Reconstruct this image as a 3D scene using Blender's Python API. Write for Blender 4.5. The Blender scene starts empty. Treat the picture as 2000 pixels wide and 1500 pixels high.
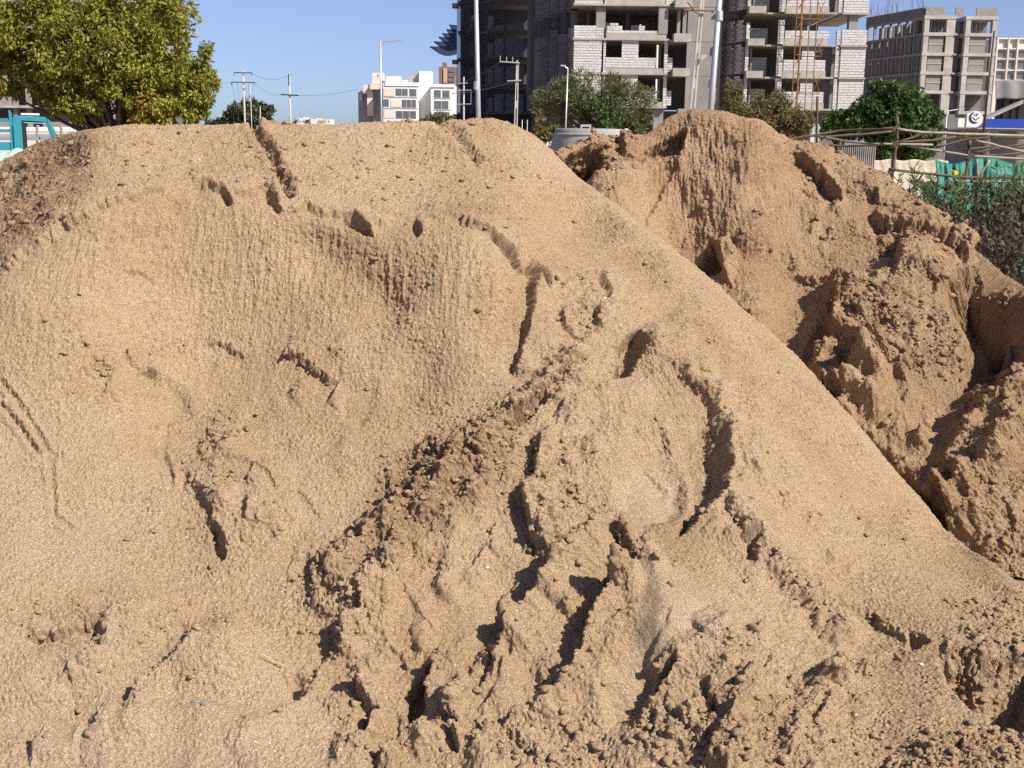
import bpy, math, random
import numpy as np
from mathutils import Matrix, Vector, Euler

# ------------------------------------------------------------------ camera, world, sun, exposure
scene = bpy.context.scene
COL = scene.collection
F, CX, CY = 2300.0, 1000.0, 750.0          # focal length and centre in photograph pixels (2000 x 1500)
EYE = 1.6
PITCH, ROLL = math.radians(11.3), 0.011
cam_data = bpy.data.cameras.new('camera')
cam = bpy.data.objects.new('camera', cam_data)
COL.objects.link(cam)
cam_data.sensor_width = 36.0
cam_data.lens = 36.0 * F / 2000.0
cam_data.clip_start, cam_data.clip_end = 0.05, 6000.0
RM = Euler((math.pi / 2 - PITCH, 0, 0)).to_matrix() @ Matrix.Rotation(ROLL, 3, 'Z')
cam.matrix_world = Matrix.Translation((0, 0, EYE)) @ RM.to_4x4()
scene.camera = cam

SUN_AZ, SUN_EL = math.radians(51), math.radians(43)     # azimuth: to the right of straight behind the camera
to_sun = Vector((math.sin(SUN_AZ) * math.cos(SUN_EL), -math.cos(SUN_AZ) * math.cos(SUN_EL), math.sin(SUN_EL)))
world = bpy.data.worlds.new('World'); scene.world = world; world.use_nodes = True
wn = world.node_tree.nodes; wl = world.node_tree.links
bg = wn['Background']
sky = wn.new('ShaderNodeTexSky'); sky.sky_type = 'NISHITA'; sky.sun_disc = False
sky.sun_elevation = SUN_EL
sky.sun_rotation = math.atan2(to_sun.x, to_sun.y)
sky.altitude = 50; sky.air_density = 0.68; sky.dust_density = 1.0; sky.ozone_density = 7.0
hs_ = wn.new('ShaderNodeHueSaturation'); hs_.inputs['Saturation'].default_value = 0.86; hs_.inputs['Hue'].default_value = 0.513
wl.new(sky.outputs['Color'], hs_.inputs['Color']); wl.new(hs_.outputs['Color'], bg.inputs['Color'])
bg.inputs['Strength'].default_value = 0.095
sun_d = bpy.data.lights.new('sun', 'SUN'); sun_d.energy = 5.0; sun_d.angle = math.radians(0.5)
sun_d.color = (1.0, 0.93, 0.82)
sun = bpy.data.objects.new('sun', sun_d); COL.objects.link(sun)
sun.rotation_euler = to_sun.to_track_quat('Z', 'Y').to_euler()
scene.view_settings.view_transform = 'Standard'
scene.view_settings.look = 'None'
scene.view_settings.exposure = 0.6
scene.view_settings.gamma = 1.0
scene.view_settings.use_curve_mapping = False
scene.cycles.max_bounces = 6
scene.cycles.use_denoising = False

# ------------------------------------------------------------------ helpers
RMn = np.array(RM)
def P(px, py, Y):
    """The point at forward distance Y seen at photograph pixel (px, py)."""
    d = RMn @ np.array([(px - CX) / F, -(py - CY) / F, -1.0])
    t = Y / d[1]
    return np.array([d[0] * t, Y, EYE + d[2] * t])
def project(p):
    q = (p - np.array([0, 0, EYE])) @ RMn
    return CX - F * q[:, 0] / q[:, 2], CY + F * q[:, 1] / q[:, 2]

def tag(o, label=None, cat=None, group=None, kind=None):
    if label: o['label'] = label
    if cat: o['category'] = cat
    if group: o['group'] = group
    if kind: o['kind'] = kind
    return o
def empty(name, loc, label=None, cat=None, group=None, rz=0.0):
    o = bpy.data.objects.new(name, None); COL.objects.link(o)
    o.location = loc; o.rotation_euler = (0, 0, rz); o.empty_display_size = 0.3
    return tag(o, label, cat, group)

class MB:
    """Collects shapes and links them as one mesh object."""
    def __init__(self, xf=None):
        self.v, self.f, self.xf = [], [], xf
    def add(self, vs, fs):
        n = len(self.v)
        for p in vs:
            p = Vector(p)
            self.v.append(tuple(self.xf @ p) if self.xf else tuple(p))
        self.f += [tuple(i + n for i in f) for f in fs]
        return self
    def box(self, x0, x1, y0, y1, z0, z1):
        return self.add([(x0, y0, z0), (x1, y0, z0), (x1, y1, z0), (x0, y1, z0), (x0, y0, z1), (x1, y0, z1), (x1, y1, z1), (x0, y1, z1)],
                        [(0, 3, 2, 1), (4, 5, 6, 7), (0, 1, 5, 4), (1, 2, 6, 5), (2, 3, 7, 6), (3, 0, 4, 7)])
    def tube(self, pts, rad, n=8, closed=True):
        pts = [Vector(p) for p in pts]
        if not hasattr(rad, '__len__'): rad = [rad] * len(pts)
        vs, fs = [], []
        for i, p in enumerate(pts):
            d = (pts[min(i + 1, len(pts) - 1)] - pts[max(i - 1, 0)]).normalized()
            a = d.cross(Vector((0, 0, 1)) if abs(d.z) < 0.9 else Vector((1, 0, 0))).normalized(); b = d.cross(a)
            for k in range(n):
                t = 2 * math.pi * k / n
                vs.append(p + (a * math.cos(t) + b * math.sin(t)) * rad[i])
        for i in range(len(pts) - 1):
            for k in range(n):
                fs.append((i * n + k, i * n + (k + 1) % n, (i + 1) * n + (k + 1) % n, (i + 1) * n + k))
        if closed:
            fs.append(tuple(range(n))[::-1]); fs.append(tuple((len(pts) - 1) * n + k for k in range(n)))
        return self.add(vs, fs)
    def prism(self, poly, d):                      # polygon (list of 3D points) pushed along d
        n = len(poly); d = Vector(d); vs = [Vector(p) for p in poly]
        fs = [tuple(range(n)), tuple(range(2 * n - 1, n - 1, -1))] + [(i, i + n, (i + 1) % n + n, (i + 1) % n) for i in range(n)]
        return self.add(vs + [p + d for p in vs], fs)
    def build(self, name, mat, parent=None, smooth=False, bevel=0.0):
        me = bpy.data.meshes.new(name); me.from_pydata(self.v, [], self.f); me.update()
        o = bpy.data.objects.new(name, me); COL.objects.link(o)
        if mat: me.materials.append(mat)
        if parent:
            o.parent = parent
            M = parent.matrix_basis
            o.matrix_parent_inverse = M.inverted()
        if smooth:
            me.polygons.foreach_set('use_smooth', [True] * len(me.polygons))
        if bevel:
            m = o.modifiers.new('bevel', 'BEVEL'); m.width = bevel; m.segments = 2; m.limit_method = 'ANGLE'
        return o
def np_mesh(name, verts, faces, mat, parent=None, smooth=False):
    """Fast mesh from numpy arrays; faces is (n, 3) or (n, 4)."""
    me = bpy.data.meshes.new(name); k = faces.shape[1]
    me.vertices.add(len(verts)); me.vertices.foreach_set('co', np.ascontiguousarray(verts, dtype=np.float32).ravel())
    me.loops.add(faces.size); me.loops.foreach_set('vertex_index', np.ascontiguousarray(faces, dtype=np.int32).ravel())
    me.polygons.add(len(faces)); me.polygons.foreach_set('loop_start', np.arange(0, faces.size, k, dtype=np.int32))
    me.update(calc_edges=True)
    if smooth: me.polygons.foreach_set('use_smooth', np.ones(len(faces), dtype=bool))
    if mat: me.materials.append(mat)
    o = bpy.data.objects.new(name, me); COL.objects.link(o)
    if parent:
        o.parent = parent; o.matrix_parent_inverse = parent.matrix_basis.inverted()
    return o

# ------------------------------------------------------------------ numpy noise
def _hash(ix, iy, iz, seed):
    h = (ix.astype(np.uint32) * np.uint32(374761393) + iy.astype(np.uint32) * np.uint32(668265263)
         + iz.astype(np.uint32) * np.uint32(2147483647 - 58) + np.uint32((seed * 974711 + 12345) & 0xffffffff))
    h = (h ^ (h >> np.uint32(13))) * np.uint32(1274126177)
    h = (h ^ (h >> np.uint32(16))) * np.uint32(2246822519)
    return (h ^ (h >> np.uint32(15)))
def vnoise(x, y, z, seed=0):
    x = np.asarray(x, dtype=np.float32); y = np.asarray(y, dtype=np.float32); z = np.asarray(z, dtype=np.float32)
    xi, yi, zi = np.floor(x), np.floor(y), np.floor(z)
    fx, fy, fz = x - xi, y - yi, z - zi
    u = fx * fx * fx * (fx * (fx * 6 - 15) + 10); v = fy * fy * fy * (fy * (fy * 6 - 15) + 10); w = fz * fz * fz * (fz * (fz * 6 - 15) + 10)
    xi, yi, zi = (a.astype(np.int64) & 0xffffff for a in (xi, yi, zi))
    out = 0
    for dx in (0, 1):
        for dy in (0, 1):
            for dz in (0, 1):
                g = _hash(xi + dx, yi + dy, zi + dz, seed)
                gx = (g & np.uint32(1023)).astype(np.float32) / 511.5 - 1
                gy = ((g >> np.uint32(10)) & np.uint32(1023)).astype(np.float32) / 511.5 - 1
                gz = ((g >> np.uint32(20)) & np.uint32(1023)).astype(np.float32) / 511.5 - 1
                d = gx * (fx - dx) + gy * (fy - dy) + gz * (fz - dz)
                out = out + (u if dx else 1 - u) * (v if dy else 1 - v) * (w if dz else 1 - w) * d
    return out * 1.4
def fbm(p, scale, octs, seed, gain=0.5, stretch=(1, 1, 1)):
    out, a, s = 0, 1.0, 1.0 / scale
    for k in range(octs):
        out = out + a * vnoise(p[:, 0] * s / stretch[0], p[:, 1] * s / stretch[1], p[:, 2] * s / stretch[2], seed + k * 17)
        a *= gain; s *= 2.03
    return out
def worley(p, scale, seed):
    """Distance to the nearest random point (0 at a clod's middle, about 1 at its rim)."""
    q = p / scale; b = np.floor(q).astype(np.int64)
    best = np.full(len(p), 9.0, dtype=np.float32); rnd = np.zeros(len(p), dtype=np.float32)
    for dx in (-1, 0, 1):
        for dy in (-1, 0, 1):
            for dz in (-1, 0, 1):
                c = b + np.array([dx, dy, dz]); m = c & 0xffffff
                h = _hash(m[:, 0], m[:, 1], m[:, 2], seed)
                o = np.stack([(h & np.uint32(1023)), (h >> np.uint32(10)) & np.uint32(1023), (h >> np.uint32(20)) & np.uint32(1023)], 1) / 1023.0
                d = ((c + o - q) ** 2).sum(1)
                m_ = d < best; best = np.where(m_, d, best); rnd = np.where(m_, ((h >> np.uint32(5)) & np.uint32(4095)) / 4095.0, rnd)
    return np.sqrt(best), rnd

# ------------------------------------------------------------------ materials
def lin(r, g, b):
    return tuple(((c / 255) / 12.92 if c <= 10 else (((c / 255) + 0.055) / 1.055) ** 2.4) for c in (r, g, b)) + (1.0,)
def mat(name, c1, c2=None, rough=0.85, scale=4.0, bump=0.0, bump_scale=30.0, island=0.0, metallic=0.0, spec=0.3, translucent=0.0, detail=6.0, stretch=None, clear=0.0):
    m = bpy.data.materials.new(name); m.use_nodes = True
    nt = m.node_tree; N, L = nt.nodes, nt.links; b = N['Principled BSDF']
    b.inputs['Roughness'].default_value = rough; b.inputs['Metallic'].default_value = metallic
    b.inputs['Specular IOR Level'].default_value = spec
    c1 = tuple(c1[:3]) + (1,); c2 = tuple((c2 or c1)[:3]) + (1,)
    tc = N.new('ShaderNodeTexCoord')
    vec = tc.outputs['Object']
    if stretch:
        mp = N.new('ShaderNodeMapping'); mp.inputs['Scale'].default_value = stretch; L.new(vec, mp.inputs['Vector']); vec = mp.outputs['Vector']
    no = N.new('ShaderNodeTexNoise'); no.inputs['Scale'].default_value = scale; no.inputs['Detail'].default_value = detail; no.inputs['Roughness'].default_value = 0.65
    L.new(vec, no.inputs['Vector'])
    cr = N.new('ShaderNodeValToRGB'); cr.color_ramp.elements[0].position = 0.32; cr.color_ramp.elements[1].position = 0.68
    cr.color_ramp.elements[0].color = c1; cr.color_ramp.elements[1].color = c2
    L.new(no.outputs['Fac'], cr.inputs['Fac'])
    col = cr.outputs['Color']
    if island:
        g = N.new('ShaderNodeNewGeometry'); hs = N.new('ShaderNodeHueSaturation')
        mr = N.new('ShaderNodeMapRange'); mr.inputs['To Min'].default_value = 1 - island; mr.inputs['To Max'].default_value = 1 + island
        L.new(g.outputs['Random Per Island'], mr.inputs['Value']); L.new(mr.outputs['Result'], hs.inputs['Value'])
        L.new(col, hs.inputs['Color']); col = hs.outputs['Color']
    L.new(col, b.inputs['Base Color'])
    if bump:
        n2 = N.new('ShaderNodeTexNoise'); n2.inputs['Scale'].default_value = bump_scale; n2.inputs['Detail'].default_value = 6
        L.new(vec, n2.inputs['Vector'])
        bp = N.new('ShaderNodeBump'); bp.inputs['Strength'].default_value = 1.0; bp.inputs['Distance'].default_value = bump
        L.new(n2.outputs['Fac'], bp.inputs['Height']); L.new(bp.outputs['Normal'], b.inputs['Normal'])
    if translucent:
        tr = N.new('ShaderNodeBsdfTranslucent'); mx = N.new('ShaderNodeMixShader'); mx.inputs['Fac'].default_value = translucent
        L.new(col, tr.inputs['Color']); L.new(b.outputs['BSDF'], mx.inputs[1]); L.new(tr.outputs['BSDF'], mx.inputs[2])
        L.new(mx.outputs['Shader'], N['Material Output'].inputs['Surface'])
    if clear:
        tp = N.new('ShaderNodeBsdfTransparent'); m2 = N.new('ShaderNodeMixShader'); m2.inputs['Fac'].default_value = clear
        src = N['Material Output'].inputs['Surface'].links[0].from_socket
        L.new(src, m2.inputs[1]); L.new(tp.outputs['BSDF'], m2.inputs[2]); L.new(m2.outputs['Shader'], N['Material Output'].inputs['Surface'])
    return m

def sand_material(name, dry, damp, red):
    m = bpy.data.materials.new(name); m.use_nodes = True
    nt = m.node_tree; N, L = nt.nodes, nt.links; b = N['Principled BSDF']
    b.inputs['Roughness'].default_value = 0.95; b.inputs['Specular IOR Level'].default_value = 0.12
    tc = N.new('ShaderNodeTexCoord'); vec = tc.outputs['Object']
    def noise(scale, detail=5, rough=0.6):
        n = N.new('ShaderNodeTexNoise'); n.inputs['Scale'].default_value = scale; n.inputs['Detail'].default_value = detail
        n.inputs['Roughness'].default_value = rough; L.new(vec, n.inputs['Vector']); return n.outputs['Fac']
    def ramp(fac, p0, p1):
        r = N.new('ShaderNodeMapRange'); r.inputs['From Min'].default_value = p0; r.inputs['From Max'].default_value = p1
        L.new(fac, r.inputs['Value']); return r.outputs['Result']
    def mix(fac, a, c, mode='MIX'):
        x = N.new('ShaderNodeMix'); x.data_type = 'RGBA'; x.blend_type = mode
        if hasattr(fac, 'name'): L.new(fac, x.inputs['Factor'])
        else: x.inputs['Factor'].default_value = fac
        for v, i in ((a, 'A'), (c, 'B')):
            if hasattr(v, 'name'): L.new(v, x.inputs[i]) if False else L.new(v, [s for s in x.inputs if s.name == i and s.type == 'RGBA'][0])
            else: [s for s in x.inputs if s.name == i and s.type == 'RGBA'][0].default_value = v
        return [s for s in x.outputs if s.type == 'RGBA'][0]
    c = mix(ramp(noise(1.6, 6, 0.65), 0.38, 0.66), dry, damp)
    c = mix(ramp(noise(5.0, 6, 0.7), 0.50, 0.74), c, red)
    at = N.new('ShaderNodeAttribute'); at.attribute_name = 'dryness_and_shade'
    c = mix(ramp(at.outputs['Fac'], 0.0, 1.0), c, (0.56, 0.43, 0.29, 1)); c = mix(ramp(at.outputs['Fac'], 0.0, -1.0), c, (0.36, 0.225, 0.125, 1))  # positive is dry sand; negative holds damp mottling and painted shade
    # single grains: darker and paler ones
    gr = noise(210, 4, 0.75)
    g1 = N.new('ShaderNodeMapRange'); g1.inputs['From Min'].default_value = 0.3; g1.inputs['From Max'].default_value = 0.7
    g1.inputs['To Min'].default_value = 0.58; g1.inputs['To Max'].default_value = 1.36; L.new(gr, g1.inputs['Value'])
    hs = N.new('ShaderNodeHueSaturation'); L.new(g1.outputs['Result'], hs.inputs['Value']); L.new(c, hs.inputs['Color']); c = hs.outputs['Color']
    vo = N.new('ShaderNodeTexVoronoi'); vo.inputs['Scale'].default_value = 55; L.new(vec, vo.inputs['Vector'])
    lt = N.new('ShaderNodeMath'); lt.operation = 'LESS_THAN'; lt.inputs[1].default_value = 0.17; L.new(vo.outputs['Distance'], lt.inputs[0])
    sp = N.new('ShaderNodeSeparateColor'); L.new(vo.outputs['Color'], sp.inputs['Color'])
    gt = N.new('ShaderNodeMath'); gt.operation = 'GREATER_THAN'; gt.inputs[1].default_value = 0.90; L.new(sp.outputs['Red'], gt.inputs[0])
    mu = N.new('ShaderNodeMath'); mu.operation = 'MULTIPLY'; L.new(lt.outputs[0], mu.inputs[0]); L.new(gt.outputs[0], mu.inputs[1])
    c = mix(mu.outputs[0], c, (0.72, 0.64, 0.52, 1))
    L.new(c, b.inputs['Base Color'])
    b1 = N.new('ShaderNodeBump'); b1.inputs['Distance'].default_value = 0.017; b1.inputs['Strength'].default_value = 1.0; L.new(noise(125, 4, 0.75), b1.inputs['Height'])
    b2 = N.new('ShaderNodeBump'); b2.inputs['Distance'].default_value = 0.004; b2.inputs['Strength'].default_value = 1.0; L.new(noise(380, 2, 0.6), b2.inputs['Height'])
    L.new(b1.outputs['Normal'], b2.inputs['Normal']); L.new(b2.outputs['Normal'], b.inputs['Normal'])
    return m
M = {}
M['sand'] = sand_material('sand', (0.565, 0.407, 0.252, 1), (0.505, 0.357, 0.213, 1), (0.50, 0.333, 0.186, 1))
M['sand_far'] = sand_material('sand_reddish', (0.50, 0.34, 0.203, 1), (0.435, 0.286, 0.165, 1), (0.42, 0.26, 0.145, 1))

# ------------------------------------------------------------------ the ground
def disc_ground():
    n, radii = 96, [0, 4, 9, 18, 40, 90, 200, 600, 3000]
    v, f = [(0, 0, 0)], []
    for r in radii[1:]:
        for k in range(n):
            a = 2 * math.pi * k / n; v.append((r * math.cos(a), r * math.sin(a), 0))
    for k in range(n): f.append((0, 1 + k, 1 + (k + 1) % n))
    for j in range(len(radii) - 2):
        for k in range(n):
            a, b_ = 1 + j * n + k, 1 + j * n + (k + 1) % n
            f.append((a, a + n, b_ + n, b_))
    me = bpy.data.meshes.new('ground'); me.from_pydata(v, [], f); o = bpy.data.objects.new('ground', me); COL.objects.link(o)
    me.materials.append(mat('dusty_earth', (0.30, 0.21, 0.125), (0.22, 0.155, 0.095), 0.95, 0.5, 0.01, 20)); tag(o, kind='structure')
    return o
disc_ground()

# ------------------------------------------------------------------ sand heaps
def pchip(xk, yk, xq):
    """Monotone cubic interpolation; yk may have trailing dimensions."""
    xk = np.asarray(xk, float); yk = np.asarray(yk, float); h = np.diff(xk); sh = (-1,) + (1,) * (yk.ndim - 1)
    d = np.diff(yk, axis=0) / h.reshape(sh)
    m = np.zeros_like(yk); m[0], m[-1] = d[0], d[-1]
    w1 = (2 * h[1:] + h[:-1]).reshape(sh); w2 = (h[1:] + 2 * h[:-1]).reshape(sh)
    same = d[:-1] * d[1:] > 0
    with np.errstate(divide='ignore', invalid='ignore'):
        hm = (w1 + w2) / (w1 / d[:-1] + w2 / d[1:])
    m[1:-1] = np.where(same, hm, 0)
    i = np.clip(np.searchsorted(xk, xq, side='right') - 1, 0, len(xk) - 2)
    t = ((xq - xk[i]) / h[i]).reshape(sh); hh = h[i].reshape(sh)
    return ((1 + 2 * t) * (1 - t) ** 2) * yk[i] + t * (1 - t) ** 2 * hh * m[i] + t * t * (3 - 2 * t) * yk[i + 1] + t * t * (t - 1) * hh * m[i + 1]

def loft(columns, colq, row_n):
    """columns: list of (px, [world points]); row_n: samples per stage interval. Returns (rows, cols, 3) and the stage value of each row."""
    px = np.array([c[0] for c in columns]); pts = np.array([c[1] for c in columns])          # (C, S, 3)
    seg = np.linalg.norm(np.diff(pts, axis=1), axis=2).mean(0); u = np.concatenate([[0], np.cumsum(seg)])
    across = pchip(px, pts, np.asarray(colq, float))                                          # (cq, S, 3)
    uq, st = [], []
    for k, n in enumerate(row_n):
        t = np.arange(n) / n; uq += list(u[k] + t * (u[k + 1] - u[k])); st += list(k + t)
    uq.append(u[-1]); st.append(len(row_n))
    g = pchip(u, across.transpose(1, 0, 2), np.array(uq))
    return g, np.array(st)
def smooth_grid(g, it):
    for _ in range(it):
        a = g.copy(); a[1:-1] = (g[:-2] + 2 * g[1:-1] + g[2:]) / 4; b_ = a.copy()
        b_[:, 1:-1] = (a[:, :-2] + 2 * a[:, 1:-1] + a[:, 2:]) / 4; g = b_
    return g
def grid_normals(g):
    du = np.gradient(g, axis=1); dv = np.gradient(g, axis=0)
    n = np.cross(du, dv); n /= np.linalg.norm(n, axis=2, keepdims=True) + 1e-9
    return n
def grid_faces(r, c):
    i = np.arange(r * c).reshape(r, c)
    return np.stack([i[:-1, :-1], i[:-1, 1:], i[1:, 1:], i[1:, :-1]], -1).reshape(-1, 4)
def sstep(a, b_, x):
    t = np.clip((x - a) / (b_ - a), 0, 1); return t * t * (3 - 2 * t)

class Relief:
    """Detail of a sand face, laid out along lines and outlines on its surface (given where the photograph shows them)."""
    def __init__(self, pts, sx, sy, ok):
        self.p = pts; self.sx = sx; self.sy = sy; self.ok = ok
        self.d = np.zeros(len(pts), np.float32); self.rough = np.zeros(len(pts), np.float32); self.smooth = np.zeros(len(pts), np.float32); self.tone = np.zeros(len(pts), np.float32)
        z = np.zeros_like(sx)
        self.w1 = vnoise(sx / 34, sy / 34, z, 3) + 0.8 * vnoise(sx / 13, sy / 13, z, 5) + 0.6 * vnoise(sx / 6, sy / 6, z, 8)
        self.w3 = vnoise(sx / 44, sy / 44, z, 29)
        self.w2 = vnoise(sx / 34, sy / 34, z, 13) + 0.8 * vnoise(sx / 13, sy / 13, z, 15) + 0.6 * vnoise(sx / 6, sy / 6, z, 18)
    def sub(self, poly, pad):
        a = np.array(poly, float); lo, hi = a.min(0) - pad, a.max(0) + pad
        return np.nonzero(self.ok & (self.sx > lo[0]) & (self.sx < hi[0]) & (self.sy > lo[1]) & (self.sy < hi[1]))[0]
    def line(self, poly, i, jag):
        X = self.sx[i] + jag * self.w1[i]; Y = self.sy[i] + jag * self.w2[i]
        best = np.full(len(i), 1e9); side = np.ones(len(i)); along = np.zeros(len(i))
        a = np.array(poly, float); ln = np.linalg.norm(np.diff(a, axis=0), axis=1); tot = ln.sum(); acc = 0
        for k in range(len(a) - 1):
            d = a[k + 1] - a[k]; t = ((X - a[k, 0]) * d[0] + (Y - a[k, 1]) * d[1]) / (ln[k] ** 2)
            tc = np.clip(t, 0, 1); ex = X - a[k, 0] - tc * d[0]; ey = Y - a[k, 1] - tc * d[1]; dist = np.hypot(ex, ey)
            cr = -(d[0] * (Y - a[k, 1]) - d[1] * (X - a[k, 0]))
            m = dist < best; best = np.where(m, dist, best); side = np.where(m, np.sign(cr), side); along = np.where(m, (acc + tc * ln[k]) / tot, along)
            acc += ln[k]
        return best, side, along
    def step(self, poly, up, down, lu=25, ld=40, jag=4, ends=0.12, rough=0.0, w=1.5):
        """A ledge: the side above / right of the line stands proud by up, the other side is cut back by down."""
        i = self.sub(poly, 3.2 * max(lu, ld)); dist, side, al = self.line(poly, i, jag * 1.5)
        win = sstep(0, ends, al) * sstep(0, ends, 1 - al) * sstep(0, 1, 3 - dist / np.where(side > 0, lu, ld)) if ends else np.where((al <= 0) | (al >= 1), np.exp(-dist / 6), 1)
        win = win * np.clip(0.95 + 0.6 * self.w3[i], 0.5, 1.4)
        k = 1 / (1 + np.exp(-np.clip(side * dist / w, -30, 30)))
        self.d[i] += (win * (k * up * np.exp(-dist / lu) - (1 - k) * down * np.exp(-dist / ld))).astype(np.float32)
        if rough: self.rough[i] = np.maximum(self.rough[i], rough * win * np.exp(-dist / 12))
        return self
    def ridge(self, poly, amp, wl, wr, jag=5, ends=0.15, rough=0.0):
        """A bank with a sharp crest: steep on the left / upper side (wl), gentle on the right / lower side (wr)."""
        i = self.sub(poly, max(wl, wr) + 20); dist, side, al = self.line(poly, i, jag * 1.4)
        win = sstep(0, ends, al) * sstep(0, ends, 1 - al) if ends else 1
        win = win * np.clip(0.95 + 0.55 * self.w3[i], 0.5, 1.4)
        f = np.clip(1 - dist / np.where(side > 0, wr, wl), 0, 1)
        self.d[i] += (win * amp * (0.6 * f + 0.4 * f * f)).astype(np.float32)
        if rough: self.rough[i] = np.maximum(self.rough[i], rough * np.clip(win, 0, 1) * np.clip(1 - dist / np.where(side > 0, 46, 30), 0, 1))
        return self
    def groove(self, poly, depth, width=8, jag=4, berm=0.0, ends=0.08, rough=0.0):
        i = self.sub(poly, width * 5); dist, side, al = self.line(poly, i, jag)
        win = sstep(0, ends, al) * sstep(0, ends, 1 - al) if ends else 1
        self.d[i] += (win * (-depth * np.exp(-(dist / width) ** 2) + berm * np.exp(-((dist - 2.1 * width) / width) ** 2))).astype(np.float32)
        if rough: self.rough[i] = np.maximum(self.rough[i], rough * win * np.exp(-dist / (2 * width)))
        return self
    def inside(self, poly, i, jag):
        X = self.sx[i] + jag * self.w1[i]; Y = self.sy[i] + jag * self.w2[i]; a = np.array(poly, float); n = len(a)
        best = np.full(len(i), 1e9); ins = np.zeros(len(i), bool)
        for k in range(n):
            p, q = a[k], a[(k + 1) % n]; d = q - p; t = np.clip(((X - p[0]) * d[0] + (Y - p[1]) * d[1]) / (d @ d), 0, 1)
            best = np.minimum(best, np.hypot(X - p[0] - t * d[0], Y - p[1] - t * d[1]))
            c = (p[1] > Y) != (q[1] > Y)
            with np.errstate(divide='ignore', invalid='ignore'):
                ins ^= c & (X < (q[0] - p[0]) * (Y - p[1]) / (q[1] - p[1] if q[1] != p[1] else 1e-9) + p[0])
        return np.where(ins, best, -best)
    def pit(self, poly, depth, soft=8, jag=4, lean=None):
        """A hollow; lean=(ax, ay) makes its floor tilt so that it is deepest towards that side."""
        i = self.sub(poly, soft * 2 + 10); sd = self.inside(poly, i, jag); m = sstep(-soft * 0.25, soft, sd)
        k = 1.0
        if lean:
            a = np.array(poly, float); lo, hi = a.min(0), a.max(0)
            tx = np.clip((self.sx[i] - lo[0]) / (hi[0] - lo[0]), 0, 1); ty = np.clip((self.sy[i] - lo[1]) / (hi[1] - lo[1]), 0, 1)
            k = np.clip(1 + lean[0] * (tx - 0.5) + lean[1] * (ty - 0.5), 0, 3)
        self.d[i] -= (depth * m * k).astype(np.float32); return self
    def block(self, poly, h, soft=8, jag=4, lean=None):
        return self.pit(poly, -h, soft, jag, lean)
    def mound(self, cx, cy, rx, ry, amp, rot=0):
        c, s = math.cos(math.radians(rot)), math.sin(math.radians(rot)); X, Y = self.sx - cx, self.sy - cy
        self.d += np.where(self.ok, amp * np.exp(-(((X * c + Y * s) / rx) ** 2 + ((Y * c - X * s) / ry) ** 2)), 0).astype(np.float32); return self
    def zone(self, poly, amount, soft=40, jag=18, what='rough'):
        i = self.sub(poly, soft * 1.5); sd = self.inside(poly, i, jag); m = sstep(-soft * 0.6, soft * 0.6, sd) * amount
        a = getattr(self, what); a[i] = np.maximum(a[i], m) if amount > 0 else np.minimum(a[i], m); return self

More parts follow.
